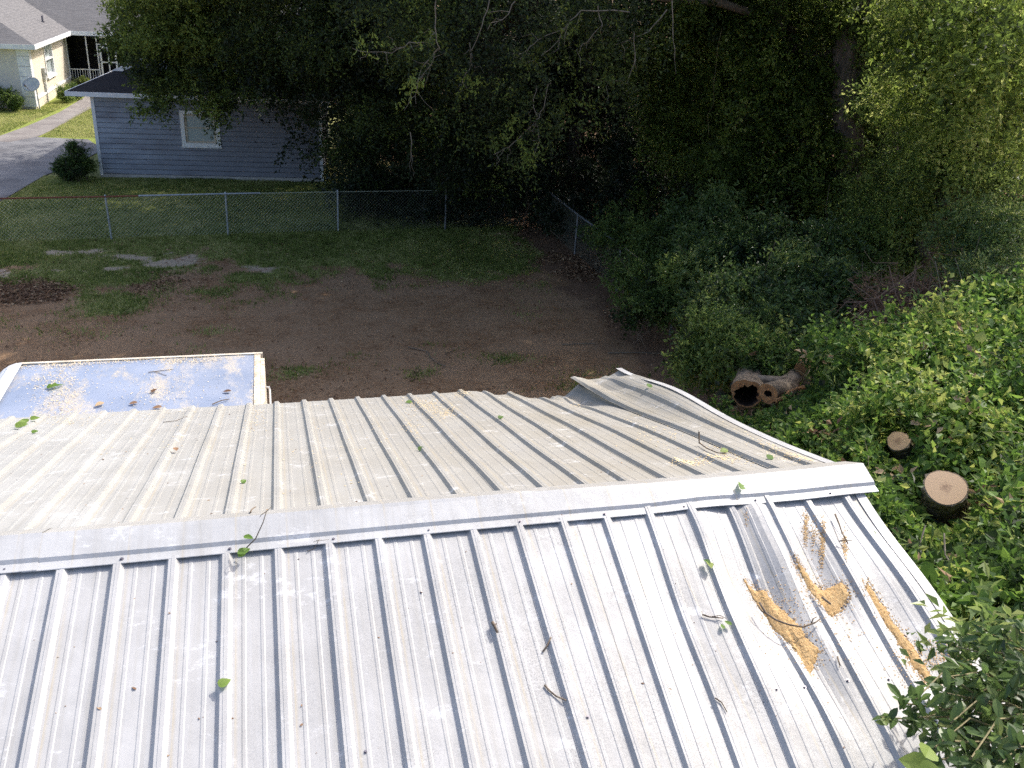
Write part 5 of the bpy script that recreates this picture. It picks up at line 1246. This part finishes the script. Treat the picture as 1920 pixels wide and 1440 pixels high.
t2 = thicket('broad sunlit vine thicket behind the small cut trunk end', [A(1640, 760, 11, .7), A(1720, 740, 11, .75), A(1800, 740, 11, .8), A(1880, 760, 10.5, .9), A(1700, 690, 12, .6), A(1790, 670, 12.3, .8), A(1870, 660, 12.2, .9), A(1920, 700, 11.5, .9), A(1560, 720, 11.6, .5), A(1600, 810, 10.2, .55), A(1850, 640, 12.6, .5), A(1900, 610, 12.6, .5)], 3900, .085, .62, 300, 402, (7.5, 8.2, 0))
t3 = thicket('shaded vine thicket in the gap between roof edge and hollow log', [A(1480, 790, 11.2, .5), A(1540, 800, 10.8, .5), A(1430, 810, 11.0, .4), A(1500, 850, 10.2, .5), A(1570, 860, 9.8, .45), A(1560, 690, 12.2, .45), A(1620, 680, 12.4, .5), A(1530, 745, 12.2, .35), A(1395, 812, 11.9, .22), A(1445, 800, 11.9, .24), A(1350, 790, 12.5, .2), A(1500, 770, 12, .3), A(1420, 690, 13.6, .3), A(1470, 680, 13.6, .25)], 1700, .08, .40, 80, 403, (6.4, 9.0, 0))
t4 = thicket('dark vine growth hugging the side of the metal building', [A(1700, 1130, 6.6, .45), A(1760, 1130, 6.5, .5), A(1850, 1140, 6.2, .55), A(1790, 1200, 5.9, .4), A(1880, 1200, 5.7, .5), A(1660, 1010, 7.6, .3)], 1300, .08, .40, 120, 404, (4.2, 4.0, 0))
# ground-to-top foliage under the thickets so they stand on the ground
# --- cut trunks
M['cut_wood'] = None
def cut_mat(name, c, light, dark):
    m, nt, b = new_mat(name)
    v = coords(nt)
    vm = N(nt, 'ShaderNodeVectorMath', operation='DISTANCE'); nt.links.new(v, vm.inputs[0]); vm.inputs[1].default_value = tuple(c)
    d = math_n(nt, 'ADD', vm.outputs['Value'], math_n(nt, 'MULTIPLY', noise(nt, v, 9, 4), .03))
    ring = math_n(nt, 'SINE', math_n(nt, 'MULTIPLY', d, 420))
    col = mix(nt, math_n(nt, 'MULTIPLY', math_n(nt, 'ADD', math_n(nt, 'MULTIPLY', ring, .5), .5), .25), light, tuple(x*.8 for x in light))
    core = ramp(nt, math_n(nt, 'ADD', math_n(nt, 'MULTIPLY', vm.outputs['Value'], 9.0), math_n(nt, 'MULTIPLY', noise(nt, coords(nt, (1, 1, 3)), 40, 5), 1.0)), [(.62, (1, 1, 1)), (.95, (0, 0, 0))])
    col = mix(nt, math_n(nt, 'MULTIPLY', core, .65), col, dark)
    nt.links.new(col, b.inputs['Base Color']); b.inputs['Roughness'].default_value = .85
    bump(nt, b, noise(nt, coords(nt, (1, 1, 1)), 90, 3), .3, .004)
    return m
def cut_trunk(label, px, py, d, R, face_dir, L, seed, wob=.05, bark='bark_light'):
    rg = np.random.default_rng(seed); c = at(px, py, d); ax = np.array(face_dir, float); ax /= np.linalg.norm(ax)
    e = empty('cut_trunk', c-ax*L, label, 'cut trunk')
    e1 = np.cross(ax, (0, 0, 1)); e1 /= np.linalg.norm(e1); e2 = np.cross(e1, ax); n = 40
    prof_ = [1+wob*math.sin(2*a+rg.random()*0+1.1)+wob*.6*math.sin(3*a+.4) for a in np.linspace(0, 2*math.pi, n, endpoint=False)]
    ring = lambda s, k: [c-ax*s+(e1*math.cos(2*math.pi*i/n)+e2*math.sin(2*math.pi*i/n))*R*prof_[i]*k for i in range(n)]
    mb = MB(); mb.add(ring(0, 1)+ring(.006, 1.0), [tuple(range(n))]+[(i, i+n, (i+1) % n+n, (i+1) % n) for i in range(n)]); mb.build('cut_face', cut_mat('cut_face_%d' % seed, c, (.86, .58, .35), (.34, .20, .13)), e)
    mb = MB(); rows = []
    for s in np.linspace(.004, L, 14):
        rows.append([p+(p-(c-ax*s))*rg.normal(.09, .035)*1.0 for p in ring(s, 1.0)])
    vs = [p for rw in rows for p in rw]
    fs = [(r_*n+i, (r_+1)*n+i, (r_+1)*n+(i+1) % n, r_*n+(i+1) % n) for r_ in range(13) for i in range(n)]
    inner_ = ring(.004, 1.0); o0 = len(vs); vs += inner_; fs += [(o0+i, i, (i+1) % n, o0+(i+1) % n) for i in range(n)]
    mb.add(vs, fs); mb.build('bark', M[bark], e)
    return e
cut_trunk('large cut trunk with a round pale face and rough bark', 1773, 914, 8.0, .148, AX1, .8, 501)
cut_trunk('smaller cut branch end seen sideways above the large cut trunk', 1684, 827, 9.2, .098, AX2, .6, 502)
# --- hollow fallen log
hl = empty('hollow_log', (8.6, 13.0, 0), 'fallen hollow log with a rotten dark core and a stub beside it', 'log')
M['log_wood'] = simple('log_wood', (.20, .095, .04), (.42, .23, .10), 26, .9, 0, .6, lo=.3, hi=.7)
M['log_rot'] = simple('log_rot', (.012, .008, .006), (.06, .03, .018), 18, 1, 0, .6)
M['log_bark'] = simple('log_bark', (.085, .062, .042), (.27, .215, .155), 12, .9, 0, .25, (1, 1, 1))
def hollow(parent, c, ax, L, R, rin, seed, open_low=0.0, name='trunk'):
    rg = np.random.default_rng(seed); ax = np.array(ax, float); ax /= np.linalg.norm(ax)
    e1 = np.cross(ax, (0, 0, 1)); e1 /= np.linalg.norm(e1); e2 = np.cross(e1, ax); n = 32
    ang = np.linspace(0, 2*math.pi, n, endpoint=False)
    ro = R*(1+.06*np.sin(2*ang+1)+.05*np.sin(3*ang)+rg.normal(0, .028, n)); ri = R*rin*(1+.16*np.sin(2*ang+2)+rg.normal(0, .14, n))
    ri = np.where(np.sin(ang) < -.2, ri+(ro*.93-ri)*open_low, ri)
    pt = lambda s, rad_: [c-ax*s+(e1*math.cos(a)+e2*math.sin(a))*q for a, q in zip(ang, rad_)]
    mb = MB(); vs = pt(0, ro)+pt(0, ri); mb.add(vs, [(i, (i+1) % n, (i+1) % n+n, i+n) for i in range(n)]); f = mb.build(name+'_end', M['log_wood'], parent)
    mb = MB(); rows = [pt(s, ro*(1+.02*math.sin(s*7))) for s in np.linspace(0.002, L, 10)]
    mb.add([p for rw in rows for p in rw], [(k*n+i, k*n+(i+1) % n, (k+1)*n+(i+1) % n, (k+1)*n+i) for k in range(9) for i in range(n)]); mb.build(name, M['log_bark'], parent, True)
    mb = MB(); rows = [pt(.002, ri), pt(.25, ri*.95), pt(.7, ri*.8)]
    mb.add([p for rw in rows for p in rw]+[c-ax*.72], [(k*n+i, (k+1)*n+i, (k+1)*n+(i+1) % n, k*n+(i+1) % n) for k in range(2) for i in range(n)]+[(2*n+i, 3*n, 2*n+(i+1) % n) for i in range(n)]); mb.build(name+'_core', M['log_rot'], parent, True)
c1, c2 = LOG1, LOG2
hollow(hl, c1, (-.55, -.85, .20), 1.5, .20, .60, 601, .9)
hollow(hl, c2, (-.92, -.45, .10), .5, .135, .38, 602, 0, 'stub')
mb = MB(); mb.tube([c1+np.array([.35, .35, -.05]), at(1470, 722, LD+.5), at(1500, 700, LD+1.0), at(1560, 690, LD+1.6)], .14, .10, 12); mb.build('upper_trunk', M['log_bark'], hl, True)
q = at(1503, 692, LD+.7); mb = MB(); mb.tube([q, q+np.array([.16, .18, .03])], .10, .09, 14); mb.build('broken_stub', M['log_wood'], hl)
mb = MB(); mb.tube(bent(at(1455, 752, LD-.3), at(1520, 725, LD+.3), 6, .05), .03, .02, 6); mb.build('split_strip', M['log_wood'], hl)
mb = MB(); mb.tube([c1+np.array([.6, 1.2, -.2]), (c1[0]+.9, c1[1]+1.3, 0)], .16, .2, 10); mb.build('prop', M['log_bark'], hl)
# bare twigs hanging at the thicket's shadow edge
for lab, pts in (('long bare brown vine hanging in front of the dark wall of leaves', [(1770, 1000, 6.6), (1772, 1040, 6.5), (1795, 1075, 6.4), (1812, 1105, 6.3), (1818, 1122, 6.3)]),
                 ('forked bare stem below the large cut trunk', [(1735, 985, 7.0), (1722, 1030, 6.9), (1712, 1060, 6.8)])):
    e = empty('bare_vine', at(*pts[0]), lab, 'vine'); mb = MB(); P_ = [at(*p) for p in pts]; mb.tube(P_, .006, .0035, 5); mb.tube(bent(P_[2], P_[2]+np.array([-.05, -.05, -.22]), 5, .05), .004, .002, 4); mb.build('stem', M['twig_pale'], e)

# --- foreground shrub hanging over the roof corner
fs_ = empty('laurel_shrub', (3.75, 2.2, 0), 'glossy dark green shrub leaning over the near corner of the roof', 'shrub')
mb = MB(); crown_c = at(1900, 1330, 3.9)
mb.tube(bent((3.75, 2.2, -.1), (3.35, 2.1, 4.2), 8, .02), .05, .025, 8); mb.build('trunk', M['bark'], fs_, True)
clus = [(1652, 1345, 3.62), (1690, 1318, 3.62), (1716, 1312, 3.6), (1722, 1345, 3.62), (1758, 1272, 3.75), (1776, 1300, 3.7), (1792, 1212, 3.9), (1808, 1188, 3.95), (1845, 1180, 4.0), (1880, 1190, 4.0), (1800, 1262, 3.8), (1842, 1262, 3.85), (1886, 1235, 3.95), (1905, 1290, 3.85), (1832, 1336, 3.7), (1782, 1356, 3.6), (1880, 1366, 3.65), (1752, 1402, 3.5), (1822, 1420, 3.45), (1880, 1430, 3.45), (1912, 1185, 4.0), (1766, 1330, 3.7), (1860, 1306, 3.75), (1910, 1400, 3.5), (1735, 1430, 3.45), (1905, 1340, 3.7), (1850, 1385, 3.55), (1845, 1220, 3.95), (1790, 1390, 3.55), (1700, 1350, 3.65), (1920, 1240, 3.9), (1870, 1280, 4.0), (1815, 1300, 3.95), (1860, 1345, 3.9), (1800, 1430, 3.7)]
rg = np.random.default_rng(707); root = np.array([3.35, 2.1, 4.15]); mb = MB(); nleaf = 0; extra = []
for (px, py, d) in clus:
    c = at(px, py, d); mb.tube(bent(root+rg.normal(0, .08, 3), c, 7, .05, .06, rg), .007, .0028, 5, cap=False)
    gd = c-root; gd[2] += .1; gd /= np.linalg.norm(gd)+1e-6
    for k in range(9):
        dd = rg.normal(size=3)*.75+gd*.8+np.array([0, 0, .15]); nn = np.array([0, 0, 1.])+rg.normal(0, .45, 3)+gd*.3
        L = rg.uniform(.05, .08)
        p = c-gd*rg.uniform(0, .09)+rg.normal(0, .012, 3)
        t = float(np.clip(round(rg.normal(.5, .2), 1), .1, 1))
        if p[2]-.01 < near_z(min(p[0], 3.0), p[1])+.04 and p[0] < 3.05: continue
        if nleaf < 300: big_leaf('leaf', p, dd, nn, L, L*.40, LAURel, fs_, t, 'oval', .18); nleaf += 1
tag(mb.build('branches', M['vine_stem'], fs_), kind='stuff')
inn = [A(1850, 1300, 4.05, .22), A(1900, 1250, 4.2, .25), A(1900, 1380, 3.95, .25), A(1840, 1400, 3.9, .16), A(1870, 1200, 4.3, .18), A(1930, 1320, 4.0, .3)]
foliage('inner_leaves', [sprays(inn, 260, 7, .14, .065, .026, 0, .2, .4, .2)], LAURel, fs_)['kind'] = 'stuff'
for px, py in ((1735, 1420), (1752, 1432), (1738, 1437)):
    big_leaf('vine_leaf', at(px, py, 3.35), (rg.normal(), rg.normal(), -.3), (-.2, -.5, .8), .085, .07, VINE, fs_, .9, 'wide', .1)

# ------------------------------------------------------------------ sticks on the yard
for lab, pts, r_ in (('dark crooked stick lying on the bare dirt yard', [(765, 652), (800, 660), (808, 672), (822, 684), (836, 689)], .014),
                     ('pale straight stick on the leaf litter by the fence', [(1055, 648), (1100, 645), (1115, 646)], .012),
                     ('long pale stick near the fence bushes', [(1140, 664), (1190, 662), (1255, 663)], .014),
                     ('short pale stick beside the dark crooked one', [(835, 665), (845, 660), (856, 655)], .010)):
    e_pts = []
    for p in pts:
        g_ = gnd(*p); e_pts.append((g_[0], g_[1], float(ground_z(np.array([g_[0]]), np.array([g_[1]]))[0])+r_+.012))
    mb = MB(); mb.tube(e_pts, r_, r_*.6, 6); tag(mb.build('fallen_stick', M['twig'] if 'dark' in lab else M['twig_pale']), lab, 'stick')
